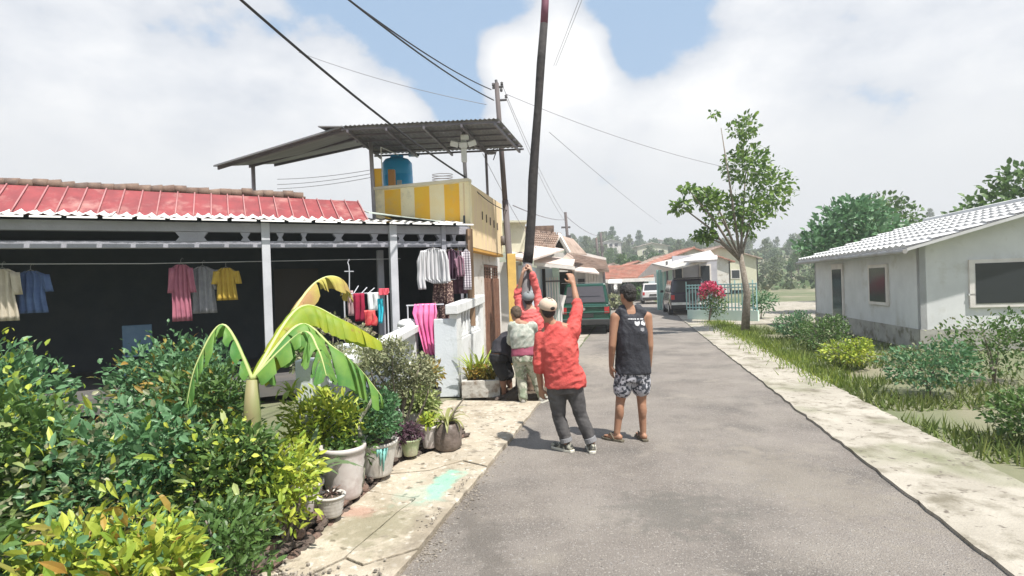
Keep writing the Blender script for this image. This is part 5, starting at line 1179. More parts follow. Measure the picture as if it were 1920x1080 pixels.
o = MB().tube([(.18, -.22, .86), (.18, -.04, .86)], .33, n=28).build('spare_wheel', mat('spare_cover', (.16, .16, .17), rough=.5), suv, bevel=.03); MB().tube([(.18, -.235, .86), (.18, -.222, .86)], .2, n=20).build('wheel_cover_disc', mk, o)
MB().b2((-.62, .15, 1.73), (.62, .35, 1.79)).build('roof_spoiler', mk, suv, bevel=.01); MB().b2((-.8, -.12, .50), (.8, -.08, .62)).build('bumper_strip', m_plaster_w, suv); MB().b2((-.45, -.13, .38), (-.1, -.11, .47)).build('number_plate', mk, suv)
m_wcar = mat('car_white', (.72, .70, .70), (.66, .64, .64), scale=2, rough=.3, coat=.4)
q = G(1225, 570); wc, mk, mc, w = car('white_car', 'small white hatchback parked by the teal posts far down the street', 'car', (q.x, q.y, 0), -RA + .02, 3.7, 1.58, 1.5, .95, m_wcar, 'hatch')
MB().b2((-.25, -.035, .6), (.25, -.01, .72)).build('number_plate', mk, wc); MB().b2((-w / 2 * .9, -.115, .34), (w / 2 * .9, -.101, .40)).build('bumper_strip', mk, wc)

# ------------------------------------------------------------------ trees and the far hill
def tree_mesh(h, crown, n, size, m, seed, trunk_r=.2):
    fol = leafcloud(n, crown, size, aspect=.7, seed=seed, up=.2, shell=.55, simple=True).mesh('crown'); fol.materials.append(m)
    tr = MB().tube([(0, 0, 0), (.05 * h, 0, h * .3), (.02 * h, .03 * h, h * .65)], [trunk_r, trunk_r * .7, trunk_r * .4], n=7)
    for k, c in enumerate(crown[:4]): tr.tube([(.04 * h, 0, h * .32), tuple(Vector(c[0]) * .75 + Vector((0, 0, h * .1))), c[0]], [trunk_r * .5, trunk_r * .35, trunk_r * .12], n=6)
    tm = tr.mesh('trunk'); tm.materials.append(m_bark); return fol, tm
hill_dark = leafmat('hill_tree_dark', (.12, .20, .10), (.17, .26, .12), (.07, .13, .06))
hill_mid = leafmat('hill_tree_mid', (.16, .25, .09), (.22, .29, .12), (.08, .15, .06))
hill_dry = leafmat('hill_tree_dry', (.19, .20, .12), (.25, .23, .15), (.12, .13, .08))
protos = []
for k, (m_, h, cr) in enumerate(((hill_dark, 8, [((0, 0, 5.6), (2.6, 2.4, 1.8)), ((1.3, 0, 4.8), (1.8, 1.8, 1.4)), ((-1.4, .3, 5.0), (1.7, 1.6, 1.5)), ((.2, .2, 7), (1.5, 1.5, 1.1))]),
                                 (hill_mid, 9, [((0, 0, 6.5), (2.0, 2.0, 2.2)), ((1.1, 0, 5.2), (1.6, 1.5, 1.2)), ((-1.2, 0, 5.6), (1.6, 1.5, 1.6)), ((0, 0, 8.2), (1.1, 1.1, 1.0))]),
                                 (hill_dry, 6, [((0, 0, 4.2), (2.6, 2.2, 1.5)), ((1.6, 0, 3.4), (1.6, 1.6, 1.1)), ((-1.5, 0, 3.6), (1.7, 1.6, 1.1)), ((-.4, 0, 5.3), (1.3, 1.3, .9))]),
                                 (hill_dark, 11, [((0, 0, 8.6), (1.6, 1.6, 1.6)), ((.9, 0, 7.4), (1.2, 1.2, .9)), ((-1.0, 0, 7.8), (1.1, 1.1, 1.0)), ((0, 0, 10), (.8, .8, .8))]))):
    protos.append(tree_mesh(h, cr, 620, .62, m_, 200 + k))
rnd = random.Random(21)
desc = ['broad dark green tree on the far hillside', 'rounded mid green tree on the far hillside', 'low dry olive-brown tree on the far hillside', 'tall thin-crowned tree on the far hillside']
def hill_tree(x, y, k, s, label=None):
    t = thing('hill_tree', label or desc[k], 'tree', (x, y, hill_h(x, y) - .2), rnd.uniform(0, 6.28), 'trees on the far hillside')
    for nm, me in zip(('crown', 'trunk'), protos[k]):
        o = bpy.data.objects.new(nm, me); C.objects.link(o); o.parent = t
    t.scale = (s, s, s * rnd.uniform(.85, 1.15))
cnt = 0
wood = MB()
for k in range(420):
    px = rnd.uniform(1065, 1370) if k < 280 else rnd.uniform(1370, 1900); Y = rnd.choice((74, 90, 110, 135, 160, 190, 225, 250)) * rnd.uniform(.92, 1.08)
    q = W(px, 500, Y); kk = rnd.choices((0, 1, 2, 3), (.36, .34, .22, .08))[0]; ss = rnd.uniform(.5, .95) * (.42 + Y / 520)
    if k % 8 == 0: hill_tree(q.x, Y, kk, ss)
    else:
        Mx = Matrix.Translation((q.x, Y, hill_h(q.x, Y) - .2)) @ Matrix.Rotation(rnd.uniform(0, 6.28), 4, 'Z') @ Matrix.Scale(ss, 4)
        for me_ in protos[kk]: wood.add([Mx @ v_.co for v_ in me_.vertices], [tuple(p_.vertices) for p_ in me_.polygons])
for px, py, Y, k, s in ((1165, 500, 80, 1, .6), (1178, 500, 78, 1, .55), (1190, 500, 82, 0, .6), (1226, 480, 86, 0, .65), (1238, 480, 88, 0, .6), (1150, 470, 210, 3, .8), (1200, 470, 215, 3, .7)):
    q = W(px, 500, Y); hill_tree(q.x, Y, k, s)
tag(wood.build('hillside_wood', mat('wood_leaves', (.12, .20, .08), (.27, .29, .15), scale=.05, rough=.7, island=(.07, .12, .05), lo=.42, hi=.58), fix=False), kind='stuff')
# low growth covering the slope
um = MB(); rnd = random.Random(5)
for k in range(26000):
    px = rnd.uniform(1060, 1400) if k < 17000 else rnd.uniform(1400, 1960); Y = 64 + 215 * rnd.random() ** 1.1
    d = ray(px, 500); x = d.x / d.y * Y; z = hill_h(x, Y); s = rnd.uniform(.5, 1.3) * (.5 + Y / 190)
    c = Vector((x, Y, z + rnd.uniform(0, .9) * (.5 + Y / 200))); a = Vector((rnd.gauss(0, 1), rnd.gauss(0, 1), rnd.uniform(.2, 1.2))).normalized() * s * .5; b = a.cross(Vector((rnd.gauss(0, 1), rnd.gauss(0, 1), rnd.gauss(0, 1)))).normalized() * s * .35
    um.add([c - a, c + b, c + a, c - b], [(0, 1, 2, 3)])
tag(um.build('hillside_scrub', mat('scrub_leaves', (.10, .16, .07), (.20, .20, .12), scale=.06, rough=.9, island=(.07, .12, .045), lo=.42, hi=.58), fix=False), kind='stuff')
# houses on the hill
for k, (px, Y, w_, h_, z_, mw, mr, lab) in enumerate(((1224, 150, 8.5, 3.2, 1.2, m_wcream, m_roofpale, 'cream house with flat pale roof half way up the far hill'), (1236, 215, 7, 2.4, 2, m_trimw, m_roofpale, 'small pale house above the cream one near the hilltop'), (1146, 170, 6.5, 2.4, 2, m_trimw, m_whitesheet, 'white roofed hut among trees left on the far hill'), (1180, 240, 5, 2.5, 2, m_dirtyw, m_whitesheet, 'white hut near the crest of the far hill'), (1337, 95, 5, 2.6, 1, m_wcream, m_roofpale, 'pale roofed house behind the right-hand roofs'))):
    q = W(px, 480, Y); t = gable_house('hill_house', lab, 'house', (q.x - w_ / 2, Y, hill_h(q.x, Y) + z_ - 1.5), 0, w_, 5, h_ + 1.5, .9, mw, mr, wins=(('front', w_ * .25, 2.6, 1.2, 1.1), ('front', w_ * .5, 2.6, 1.2, 1.1), ('front', w_ * .75, 2.6, 1.2, 1.1)), tile=(8, 3))
for k, (px, Y, w_, d_, h_, z_, mw, mr, lab) in enumerate((
    (1150, 62, 7, 6, 2.6, -.2, m_dirtyw, m_roofbr, 'brown tiled house behind the left end of the red tiled roof'),
    (1196, 68, 8, 6, 2.8, .0, m_wcream, m_roofred, 'rust roofed house behind the red tiled roof'),
    (1252, 62, 7, 6, 3.0, .2, m_wcream, m_roofbr, 'brown roofed house above the white car'),
    (1300, 54, 7, 6, 3.1, .3, m_dirtyw, m_roofred, 'rust tiled house behind the long pale roof'),
    (1350, 60, 8, 6, 3.4, .4, m_wcream, m_roofbr, 'brown tiled house at the right edge behind the tree'))):
    q = W(px, 480, Y); t = gable_house('valley_house', lab, 'house', (q.x - w_ / 2, Y, z_), 0, w_, d_, h_, 1.3, mw, mr, wins=(('front', w_ * .25, 1.2, 1.0, 1.0), ('front', w_ * .7, 1.2, 1.0, 1.0)), tile=(18, 7))
# near tree on the right
t = thing('leafy_tree', 'overhanging tree with broad bright leaves reaching in from the right edge', 'tree')
q = W(1395, 560, 17.0); b0 = V(q.x, 17.0, 0)
MB().tube([b0, b0 + V(.1, 0, 1.2), b0 + V(-.05, .05, 2.4)], [.13, .10, .07], n=10).build('trunk', m_bark, t, smooth=True)
tips = [W(1265, 378, 16.5), W(1290, 355, 16.2), W(1325, 350, 16.5), W(1352, 240, 17), W(1345, 400, 16.8), W(1315, 440, 16.8), W(1420, 380, 17.5), W(1400, 300, 17.5)]
for k, tp_ in enumerate(tips):
    a = b0 + V(-.05, .05, 2.2); MB().tube([a, a.lerp(tp_, .5) + V(0, 0, .15), tp_], [.045, .03, .01], n=6).build('branch', m_bark, t, smooth=True)
leafcloud(3300, [(W(1277, 388, 16.5), (.33, .3, .20), .9), (W(1293, 354, 16.2), (.30, .3, .13), .6), (W(1328, 372, 16.5), (.42, .4, .36), 2.2), (W(1335, 412, 16.8), (.2, .3, .2), .4), (W(1322, 442, 16.9), (.38, .3, .20), 1.4), (W(1340, 214, 17), (.13, .12, .12), .12),
                (W(1398, 400, 17.3), (.8, .7, .75), 4.5), (W(1400, 310, 17.3), (.8, .7, .7), 4), (W(1450, 360, 17.6), (.7, .7, .8), 3), (W(1395, 240, 17.2), (.5, .5, .45), 1.4)], .16, aspect=.55, seed=150, droop=.3).build('crown', leafmat('tree_leaf', (.15, .27, .05), (.30, .42, .08), (.06, .13, .03)), t)

# ------------------------------------------------------------------ people
m_skin = mat('skin', (.30, .155, .095), (.36, .20, .13), scale=6, rough=.55, spec=.35)
m_skin2 = mat('skin_dark', (.20, .10, .065), (.26, .14, .09), scale=6, rough=.55, spec=.35)
m_skin3 = mat('skin_light', (.42, .24, .17), (.48, .29, .21), scale=6, rough=.55, spec=.35)
m_hair = mat('hair_black', (.012, .010, .010), (.03, .025, .022), scale=40, rough=.6, bump=.8, bscale=90)
m_hairb = mat('hair_brown', (.07, .045, .03), (.13, .085, .05), scale=30, rough=.6, bump=.8, bscale=90)
m_eye = mat('eye_white', (.7, .68, .65), rough=.3); m_iris = mat('iris', (.03, .02, .015), rough=.2)
def bake(o, voxel, smooth=2, disp=None, keep=None):
    m = o.modifiers.new('remesh', 'REMESH'); m.mode = 'VOXEL'; m.voxel_size = voxel; m.use_smooth_shade = True
    if smooth: s = o.modifiers.new('smooth', 'SMOOTH'); s.iterations = smooth; s.factor = .6
    dg = bpy.context.evaluated_depsgraph_get(); dg.update(); me = bpy.data.meshes.new_from_object(o.evaluated_get(dg)); old = o.data; name = old.name
    o.modifiers.clear(); mt = old.materials[0] if len(old.materials) else None; o.data = me; me.name = name
    if mt and not len(me.materials): me.materials.append(mt)
    bpy.data.meshes.remove(old)
    if disp:
        n_ = [v.normal.copy() for v in me.vertices]
        for v, n in zip(me.vertices, n_): v.co += n * disp(v.co, n)
    for p in me.polygons: p.use_smooth = True
    return o
def capsule(mb, a, b, ra, rb, n=14):
    a = Vector(a); b = Vector(b); t = (b - a)
    if t.length < 1e-5: return
    t.normalize(); u = t.orthogonal().normalized(); w = t.cross(u); rings = []
    for i in range(5):
        ph = PI / 2 * (i + .05) / 5; rings.append((a - t * ra * math.cos(ph), ra * math.sin(ph)))
    rings.append((a, ra)); rings.append((a.lerp(b, .5), (ra + rb) / 2)); rings.append((b, rb))
    for i in range(5):
        ph = PI / 2 * (1 - (i + 1) / 5.05); rings.append((b + t * rb * math.cos(ph), rb * math.sin(ph)))
    mb.loft([[c + (u * math.cos(2 * PI * k / n) + w * math.sin(2 * PI * k / n)) * r for k in range(n)] for c, r in rings])
def chain(mb, pts, rs):
    for i in range(len(pts) - 1): capsule(mb, pts[i], pts[i + 1], rs[i], rs[i + 1])
def torso_loft(mb, rows, n=22):
    """rows: (centre, side unit vector, half width, half depth)"""
    rings = []
    for i, (c, s, a, b) in enumerate(rows):
        c = Vector(c); t = (Vector(rows[min(i + 1, len(rows) - 1)][0]) - Vector(rows[max(i - 1, 0)][0])).normalized()
        s = (Vector(s) - t * Vector(s).dot(t)).normalized(); d = t.cross(s)
        ring = []
        for k in range(n):
            an = 2 * PI * k / n; ca, sa = math.cos(an), math.sin(an); e = .85
            ring.append(c + s * a * (abs(ca) ** e) * (1 if ca > 0 else -1) + d * b * (abs(sa) ** e) * (1 if sa > 0 else -1))
        rings.append(ring)
    mb.loft(rings)
def folds(seed, amp, freq=14, zs=.45, stretch=(1, 1, 1)):
    s = Vector((seed * 1.7, seed * .3, 0))
    def f(co, n):
        q = Vector((co.x * stretch[0], co.y * stretch[1], co.z * stretch[2]))
        w = Vector((noise.noise(q * 5 + s), noise.noise(q * 5 + s * 2), noise.noise(q * 5 - s))) * .12
        a = noise.noise((q + w) * freq + s); b = noise.noise((q - w) * freq * 2.1 - s)
        return amp * (1.0 - 2.2 * abs(a)) * .9 + amp * .35 * b
    return f
def creases(seed, amp, d, freq=9, fine=.45):
    d = Vector(d).normalized(); s_ = Vector((seed * 1.3, seed * .7, seed * .2))
    def f(co, n):
        q = co - d * (co.dot(d) * .72)
        w_ = Vector((noise.noise(co * 4 + s_), noise.noise(co * 4 - s_), noise.noise(co * 3.3 + s_ * 2))) * .10
        a = abs(noise.noise((q + w_) * freq + s_)); b = abs(noise.noise((q - w_) * freq * 2.3 + s_)); m_ = .55 + .9 * max(0, noise.noise(co * 2.6 + s_ * 3) + .25)
        return amp * m_ * ((1 - 3.2 * min(a, .45)) + fine * (1 - 3.2 * min(b, .45)))
    return f
def hand(mb, wr, d, pn, s, curl=.5, thumb=1, grip=None):
    """palm and five bent fingers. d: direction of the fingers, pn: palm normal"""
    wr = Vector(wr); d = Vector(d).normalized(); pn = Vector(pn); pn = (pn - d * pn.dot(d)).normalized(); sv = d.cross(pn) * thumb
    for k, o in enumerate((-.030, -.010, .010, .028)):
        capsule(mb, wr + d * .01 * s + sv * o * .55 * s, wr + d * .085 * s + sv * o * s, .0165 * s, .0125 * s, 10)
    for k, (o, L_) in enumerate(((-.032, .068), (-.011, .078), (.011, .072), (.030, .055))):
        p = wr + d * .085 * s + sv * o * s; a = curl * .55; q = d.copy()
        for j, f in enumerate((.46, .32, .26)):
            q = (d * math.cos(a) + pn * math.sin(a)).normalized(); p2 = p + q * L_ * f * s
            capsule(mb, p, p2, (.0098 - .001 * j) * s, (.0090 - .001 * j) * s, 8); p = p2; a += curl * .85
    b = wr + d * .025 * s - sv * .03 * s + pn * .005 * s; m_ = b + (d * .6 - sv * .75 + pn * .35).normalized() * .042 * s; e = m_ + (d * .85 - sv * .2 + pn * .5 * curl).normalized() * .032 * s
    capsule(mb, b, m_, .0145 * s, .0115 * s, 8); capsule(mb, m_, e, .0115 * s, .009 * s, 8)
def head_parts(mb, c, f, u, s):
    f = Vector(f).normalized(); u = Vector(u); u = (u - f * u.dot(f)).normalized(); r = f.cross(u)
    P = lambda a, b, d: c + (r * a + f * b + u * d) * s
    mb.ell(P(0, -.008, .022), (r * .074 * s, f * .092 * s, u * .084 * s), 18, 12)
    mb.ell(P(0, .022, -.04), (r * .058 * s, f * .062 * s, u * .062 * s), 16, 10)
    mb.ell(P(0, .052, -.078), (r * .030 * s, f * .026 * s, u * .022 * s), 12, 8)
    mb.ell(P(0, .066, .022), (r * .05 * s, f * .018 * s, u * .014 * s), 12, 8)
    capsule(mb, P(0, .080, .012), P(0, .100, -.022), .009 * s, .014 * s, 10)
    for q in (-1, 1):
        mb.ell(P(q * .014, .09, -.026), (r * .009 * s, f * .010 * s, u * .008 * s), 8, 6)
        mb.ell(P(q * .076, -.008, -.008), (r * .010 * s, f * .018 * s, u * .031 * s), 10, 8)
        mb.ell(P(q * .074, .004, -.03), (r * .008 * s, f * .009 * s, u * .012 * s), 8, 6)
    capsule(mb, P(-.02, .082, -.050), P(.02, .082, -.050), .0075 * s, .0075 * s, 8); capsule(mb, P(-.015, .081, -.059), P(.015, .081, -.059), .0075 * s, .0075 * s, 8)
    return P, r, f, u
def person(label, J, s, face, headup, skin, cloth_rows, hair=m_hair, voxel=.0085, wide=1.0, cat='person'):
    """J joints in metres; left = left in the picture"""
    t = thing('person', label, cat, (0, 0, 0))
    b = MB()
    shv = (J['shR'] - J['shL']).normalized(); hpv = (J['hipR'] - J['hipL']).normalized()
    pe, wa, ch, nk = J['pe'], J['wa'], J['ch'], J['nk']
    torso_loft(b, [(pe + (pe - wa) * .35, hpv, .10 * s, .08 * s), (pe, hpv, .155 * s * wide, .105 * s), (wa, (hpv + shv), .125 * s * wide, .095 * s), (ch, shv, .150 * s * wide, .108 * s), (ch.lerp(nk, .6), shv, .150 * s, .085 * s), (nk, shv, .07 * s, .06 * s)])
    for S_ in 'LR':
        chain(b, [J['ch'].lerp(J['nk'], .55) , J['sh' + S_]], [.05 * s, .052 * s])
        chain(b, [J['sh' + S_], J['el' + S_], J['wr' + S_]], [.056 * s, .040 * s, .026 * s])
        m_ = J['el' + S_].lerp(J['wr' + S_], .28); b.ell(m_, (V(.036 * s, 0, 0), V(0, .036 * s, 0), V(0, 0, .055 * s)), 12, 8)
        hd, pn, cu, th = J['hand' + S_]; hand(b, J['wr' + S_], hd, pn, s, cu, th)
        chain(b, [J['hip' + S_], J['kn' + S_], J['an' + S_]], [.080 * s, .050 * s, .034 * s])
        kn, an = J['kn' + S_], J['an' + S_]; back = J.get('back', V(0, -1, 0)); b.ell(kn.lerp(an, .30) + back * .014 * s, (V(.047 * s, 0, 0), V(0, .05 * s, 0), V(0, 0, .11 * s)), 14, 9)
        td = J['toe' + S_].normalized(); hl = V(an.x, an.y, an.z) - td * .03 * s; hl.z = an.z - .045 * s
        capsule(b, hl, hl + td * .11 * s + V(0, 0, -.008), .032 * s, .034 * s); capsule(b, hl + td * .11 * s + V(0, 0, -.008), hl + td * .165 * s + V(0, 0, -.016), .034 * s, .022 * s)
        sv = td.cross(V(0, 0, 1))
        for k in range(5): c0_ = hl + td * (.155 - .008 * abs(k - 1)) * s + sv * (k - 2) * .014 * s; capsule(b, V(c0_.x, c0_.y, .05), V(c0_.x, c0_.y, .045) + td * .028 * s, .009 * s, .008 * s, 8)
    for S_ in 'LR': chain(b, [nk + V(0, 0, .015), J['sh' + S_].lerp(nk, .25) + V(0, 0, .0)], [.054 * s, .050 * s])
    hc = J['hd']; chain(b, [nk - V(0, 0, .02), hc - Vector(headup).normalized() * .06 * s], [.058 * s, .05 * s])
    P, r, f, u = head_parts(b, hc, face, headup, s)
    bo = b.build('body', skin, t); bake(bo, voxel, 2)
    for q in (-1, 1):
        e = MB().ell(P(q * .031, .072, .004), (r * .013 * s, f * .013 * s, u * .011 * s), 10, 8).build('eye', m_eye, t, smooth=True)
        MB().ell(P(q * .031, .083, .004), (r * .006 * s, f * .004 * s, u * .006 * s), 8, 6).build('iris', m_iris, e, smooth=True)
    if hair:
        h = MB(); h.ell(P(0, -.020, .036), (r * .083 * s, f * .095 * s, u * .086 * s), 20, 14); h.ell(P(0, -.05, -.005), (r * .070 * s, f * .056 * s, u * .070 * s), 16, 10); h.ell(P(0, .03, .075), (r * .06 * s, f * .05 * s, u * .035 * s), 14, 9)
        ho = h.build('hair', hair, t); bake(ho, .009, 1, disp=lambda co, n: .006 * noise.noise(co * 55) + .003 * noise.noise(co * 120))
    return t, P, (r, f, u), shv, hpv
def shoe(t, an, td, s, m_up, m_sole, name='shoe'):
    td = td.normalized(); sv = td.cross(V(0, 0, 1)); b = MB(); gz = 0.005
    c = V(an.x, an.y, 0) - td * .045 * s
    rows = []
    for d, w_, h in ((-.02, .030, .075), (.03, .040, .09), (.10, .042, .085), (.16, .047, .062), (.21, .044, .05), (.245, .028, .036)):
        rows.append([c + td * d * s + sv * w_ * math.cos(a) * s + V(0, 0, gz + .022 + max(0, math.sin(a)) * h * s * .8 + min(0, math.sin(a)) * .008) for a in [2 * PI * k / 12 for k in range(12)]])
    b.loft(rows); o = b.build(name, m_up, t, smooth=True)
    pts = [c + td * d * s + sv * w_ * s for d, w_ in ((-.04, 0), (-.03, .03), (.05, .044), (.12, .046), (.17, .052), (.22, .045), (.255, .0))] + [c + td * d * s - sv * w_ * s for d, w_ in ((.22, .045), (.17, .052), (.12, .046), (.05, .044), (-.03, .03))]
    MB().prism([V(p.x, p.y, gz) for p in pts], (0, 0, .026)).build('sole', m_sole, o, bevel=.004)
    return o
def garment(t, name, m, build_fn, voxel=.012, disp=None, smooth=2, solid=False):
    b = MB(); build_fn(b); o = b.build(name, m, t); bake(o, voxel, smooth, disp); return o

m_redshirt = mat('red_shirt', (.50, .075, .07), (.58, .11, .095), scale=5, rough=.85, bump=.3, bscale=60, spec=.2)
m_jean = mat('grey_black_denim', (.065, .062, .064), (.12, .115, .115), scale=7, rough=.9, bump=.3, bscale=150, spec=.2)
m_cuff = mat('denim_cuff', (.24, .24, .25), (.18, .18, .19), scale=20, rough=.9)
m_shoeup = mat('shoe_dark', (.05, .05, .045), (.35, .34, .28), scale=22, rough=.8, lo=.48, hi=.56); m_sole = mat('sole_white', (.66, .64, .56), (.55, .53, .46), scale=10, rough=.7)
m_capb = mat('cap_beige', (.52, .40, .31), (.58, .47, .38), scale=6, rough=.9, spec=.2); m_capg = mat('cap_grey', (.17, .19, .20), (.23, .25, .26), scale=6, rough=.9)
def cap(t, P, ax, s, m, back_strap=True, flip=False):
    r, f, u = ax; b = MB()
    ff = -1 if flip else 1
    b.ell(P(0, -.014, .040), (r * .092 * s, f * .108 * s, u * .082 * s), 22, 14)
    o = b.build('cap', m, t); bake(o, .007, 1)
    me = o.data; c = P(0, 0, .018)
    bm = bmesh.new(); bm.from_mesh(me); bmesh.ops.bisect_plane(bm, geom=bm.verts[:] + bm.edges[:] + bm.faces[:], plane_co=c, plane_no=(u - f * .12).normalized(), clear_inner=True); bm.to_mesh(me); bm.free()
    so = o.modifiers.new('thick', 'SOLIDIFY'); so.thickness = .004
    br = MB(); v = []
    for i in range(13):
        a = PI * i / 12; v.append(P(math.cos(a) * .070, ff * (.075 + .0 + math.sin(a) * .0), .022)); 
    rows = []
    for q, ex, dz in ((0, 0, .028), (.5, .035, .024), (1, .070, .012)):
        rows.append([P(math.cos(PI * i / 12) * (.078 + .0 * q), ff * (.045 + math.sin(PI * i / 12) * (.05 + ex)), dz + .010 * math.sin(PI * i / 12) * (1 - q)) for i in range(13)])
    vv = sum(rows, []); br.add(vv, [(j * 13 + i, j * 13 + i + 1, (j + 1) * 13 + i + 1, (j + 1) * 13 + i) for j in range(2) for i in range(12)])
    bo = br.build('brim', m, o, smooth=True, fix=False); so = bo.modifiers.new('thick', 'SOLIDIFY'); so.thickness = .005
    MB().ell(P(0, -.014, .122), (r * .008 * s, f * .008 * s, u * .005 * s), 10, 6).build('button', m, o, smooth=True)
    if back_strap and not flip:
        MB().ell(P(0.012, -.112, .035), (r * .030 * s, f * .012 * s, u * .020 * s), 14, 8).build('strap_opening', m_hair, o, smooth=True)
    return o

# --- A: man in red shirt, beige cap, one arm raised
Y = 5.6
J = dict(hd=W(1026, 580, Y), nk=W(1036, 612, Y), ch=W(1047, 648, Y), wa=W(1052, 688, Y), pe=W(1059, 716, Y),
         shL=W(1014, 632, Y), elL=W(1009, 682, Y - .02), wrL=W(1014, 728, Y + .06), shR=W(1074, 618, Y), elR=W(1083, 574, Y + .22), wrR=W(1075, 532, Y + .42),
         hipL=W(1043, 722, Y), hipR=W(1074, 720, Y), knL=W(1048, 782, Y + .02), knR=W(1088, 776, Y - .02), anL=W(1063, 834, Y), anR=W(1109, 822, Y - .04),
         toeL=V(-.65, .75, 0), toeR=V(.05, 1, 0), handL=(V(.1, .3, -1), V(.6, .5, .3), .7, -1), handR=(V(-.25, .35, 1), V(-.3, .9, -.2), .55, -1))
J['anL'].z = .09; J['anR'].z = .09
t, P, ax, shv, hpv = person('man in bright red shirt, beige cap and dark jeans raising his right arm', J, 1.0, V(-.25, .95, .18), V(.05, .0, 1), m_skin, None, hair=m_hair, wide=1.12)
cap(t, P, ax, 1.0, m_capb)
def sA(b):
    torso_loft(b, [(J['pe'] + V(.0, 0, -.045), hpv, .205, .15), (J['pe'] + V(0, 0, .03), hpv, .20, .15), (J['wa'], hpv, .178, .145), (J['ch'], shv, .185, .142), (J['ch'].lerp(J['nk'], .55), shv, .172, .108), (J['nk'] + V(0, 0, -.005), shv, .085, .078), (J['nk'] + V(0, 0, .02), shv, .072, .07)])
    chain(b, [J['ch'].lerp(J['nk'], .55) - shv * .05, J['shL'], J['elL'], J['elL'].lerp(J['wrL'], .22)], [.066, .063, .052, .050])
    chain(b, [J['ch'].lerp(J['nk'], .5) + shv * .08, J['shR'] + V(0, 0, .0), J['elR'], J['elR'].lerp(J['wrR'], .12)], [.078, .068, .052, .050])
    capsule(b, J['ch'] + shv * .10, J['shR'], .07, .074)
    capsule(b, J['nk'] + V(-.05, -.02, .018), J['nk'] + V(.06, -.02, .018), .03, .03)
garment(t, 'shirt', m_redshirt, sA, .011, creases(1, .0115, (.75, 0, .65), 14))
def tA(b):
    torso_loft(b, [(J['pe'] + V(0, 0, -.10), hpv, .15, .12), (J['pe'], hpv, .178, .128), (J['pe'] + V(0, 0, .06), hpv, .165, .12)])
    for S_ in 'LR': chain(b, [J['hip' + S_], J['hip' + S_].lerp(J['kn' + S_], .5), J['kn' + S_], J['kn' + S_].lerp(J['an' + S_], .45), J['kn' + S_].lerp(J['an' + S_], .86)], [.100, .084, .064, .062, .054])
garment(t, 'jeans', m_jean, tA, .011, creases(2, .0085, (1, .2, -.25), 11))
for S_ in 'LR':
    a = J['kn' + S_].lerp(J['an' + S_], .80); b_ = J['kn' + S_].lerp(J['an' + S_], .97); MB().tube([a, b_], [.061, .062], n=18).build('cuff', m_cuff, t, smooth=False, bevel=.006)
    shoe(t, J['an' + S_], J['toe' + S_], 1.02, m_shoeup, m_sole)

# --- B: man in black tank top
Y = 5.9
B = dict(hd=W(1176, 553, Y), nk=W(1181, 582, Y), ch=W(1184, 622, Y), wa=W(1186, 664, Y), pe=W(1187, 697, Y),
         shL=W(1154, 595, Y), elL=W(1148, 648, Y - .04), wrL=W(1146, 686, Y + .02), shR=W(1213, 594, Y), elR=W(1218, 648, Y - .02), wrR=W(1217, 688, Y + .04),
         hipL=W(1172, 702, Y), hipR=W(1201, 700, Y), knL=W(1163, 752, Y + .02), knR=W(1203, 750, Y), anL=W(1157, 814, Y), anR=W(1206, 811, Y),
         toeL=V(-.75, .7, 0), toeR=V(-.15, 1, 0), handL=(V(.05, .2, -1), V(1, .3, 0), .45, -1), handR=(V(-.02, .25, -1), V(-1, .3, 0), .45, 1))
B['anL'].z = .095; B['anR'].z = .095
t, P, ax, shv, hpv = person('man in black tank top and patterned shorts standing with arms hanging', B, 1.0, V(-.45, .9, -.05), V(0, 0, 1), m_skin, None, hair=m_hair)
m_tank_ = mat('tank_top_black', (.018, .019, .026), (.03, .032, .042), scale=6, rough=.75, bump=.3, bscale=60)
def sB(b):
    torso_loft(b, [(B['pe'] + V(0, 0, -.015), hpv, .185, .135), (B['wa'], shv, .172, .128), (B['ch'], shv, .170, .128), (B['ch'].lerp(B['nk'], .5), shv, .152, .110), (B['ch'].lerp(B['nk'], .76), shv, .138, .088), (B['nk'] + V(0, 0, -.035), shv, .085, .07)])
    for sg, k in ((-1, 'shL'), (1, 'shR')): chain(b, [B['ch'].lerp(B['nk'], .72) + shv * sg * .07, B['nk'] + shv * sg * .078 + V(0, 0, .0), B['sh' + k[-1]].lerp(B['nk'], .36) + V(0, 0, .006)], [.075, .060, .064])
garment(t, 'tank_top', m_tank_, sB, .010, creases(3, .009, (-.35, 0, 1), 9))
# print on the back: a short line of lettering and two pale emblems
def text(par, s_, c, size, m, rotz=0, name='print_lettering', rx=90):
    cu = bpy.data.curves.new('lettering', 'FONT'); cu.body = s_; cu.size = size; cu.extrude = .0015; cu.align_x = 'CENTER'
    o = bpy.data.objects.new(name, cu); C.objects.link(o); o.matrix_world = Matrix.Translation(c) @ Euler((R(rx), 0, rotz)).to_matrix().to_4x4()
    dg = bpy.context.evaluated_depsgraph_get(); me = bpy.data.meshes.new_from_object(o.evaluated_get(dg)); bpy.data.objects.remove(o)
    o = bpy.data.objects.new(name, me); C.objects.link(o); o.matrix_world = Matrix.Translation(c) @ Euler((R(rx), 0, rotz)).to_matrix().to_4x4(); me.materials.append(m); o.parent = par; return o
m_print = mat('print_white', (.62, .62, .64), rough=.8); m_print2 = mat('print_grey', (.24, .24, .26), rough=.8)
tank = [c for c in t.children if c.name.startswith('tank_top')][0]
def on_back(px, py):
    """point on the cloth seen from behind"""
    q = W(px, py, 5.2); d = Vector((0, 1, 0)); ok, loc, nor, idx = tank.ray_cast(V(W(px, py, 5.76).x, 5.0, W(px, py, 5.76).z), d); return (loc, nor) if ok else (W(px, py, 5.76), V(0, -1, 0))
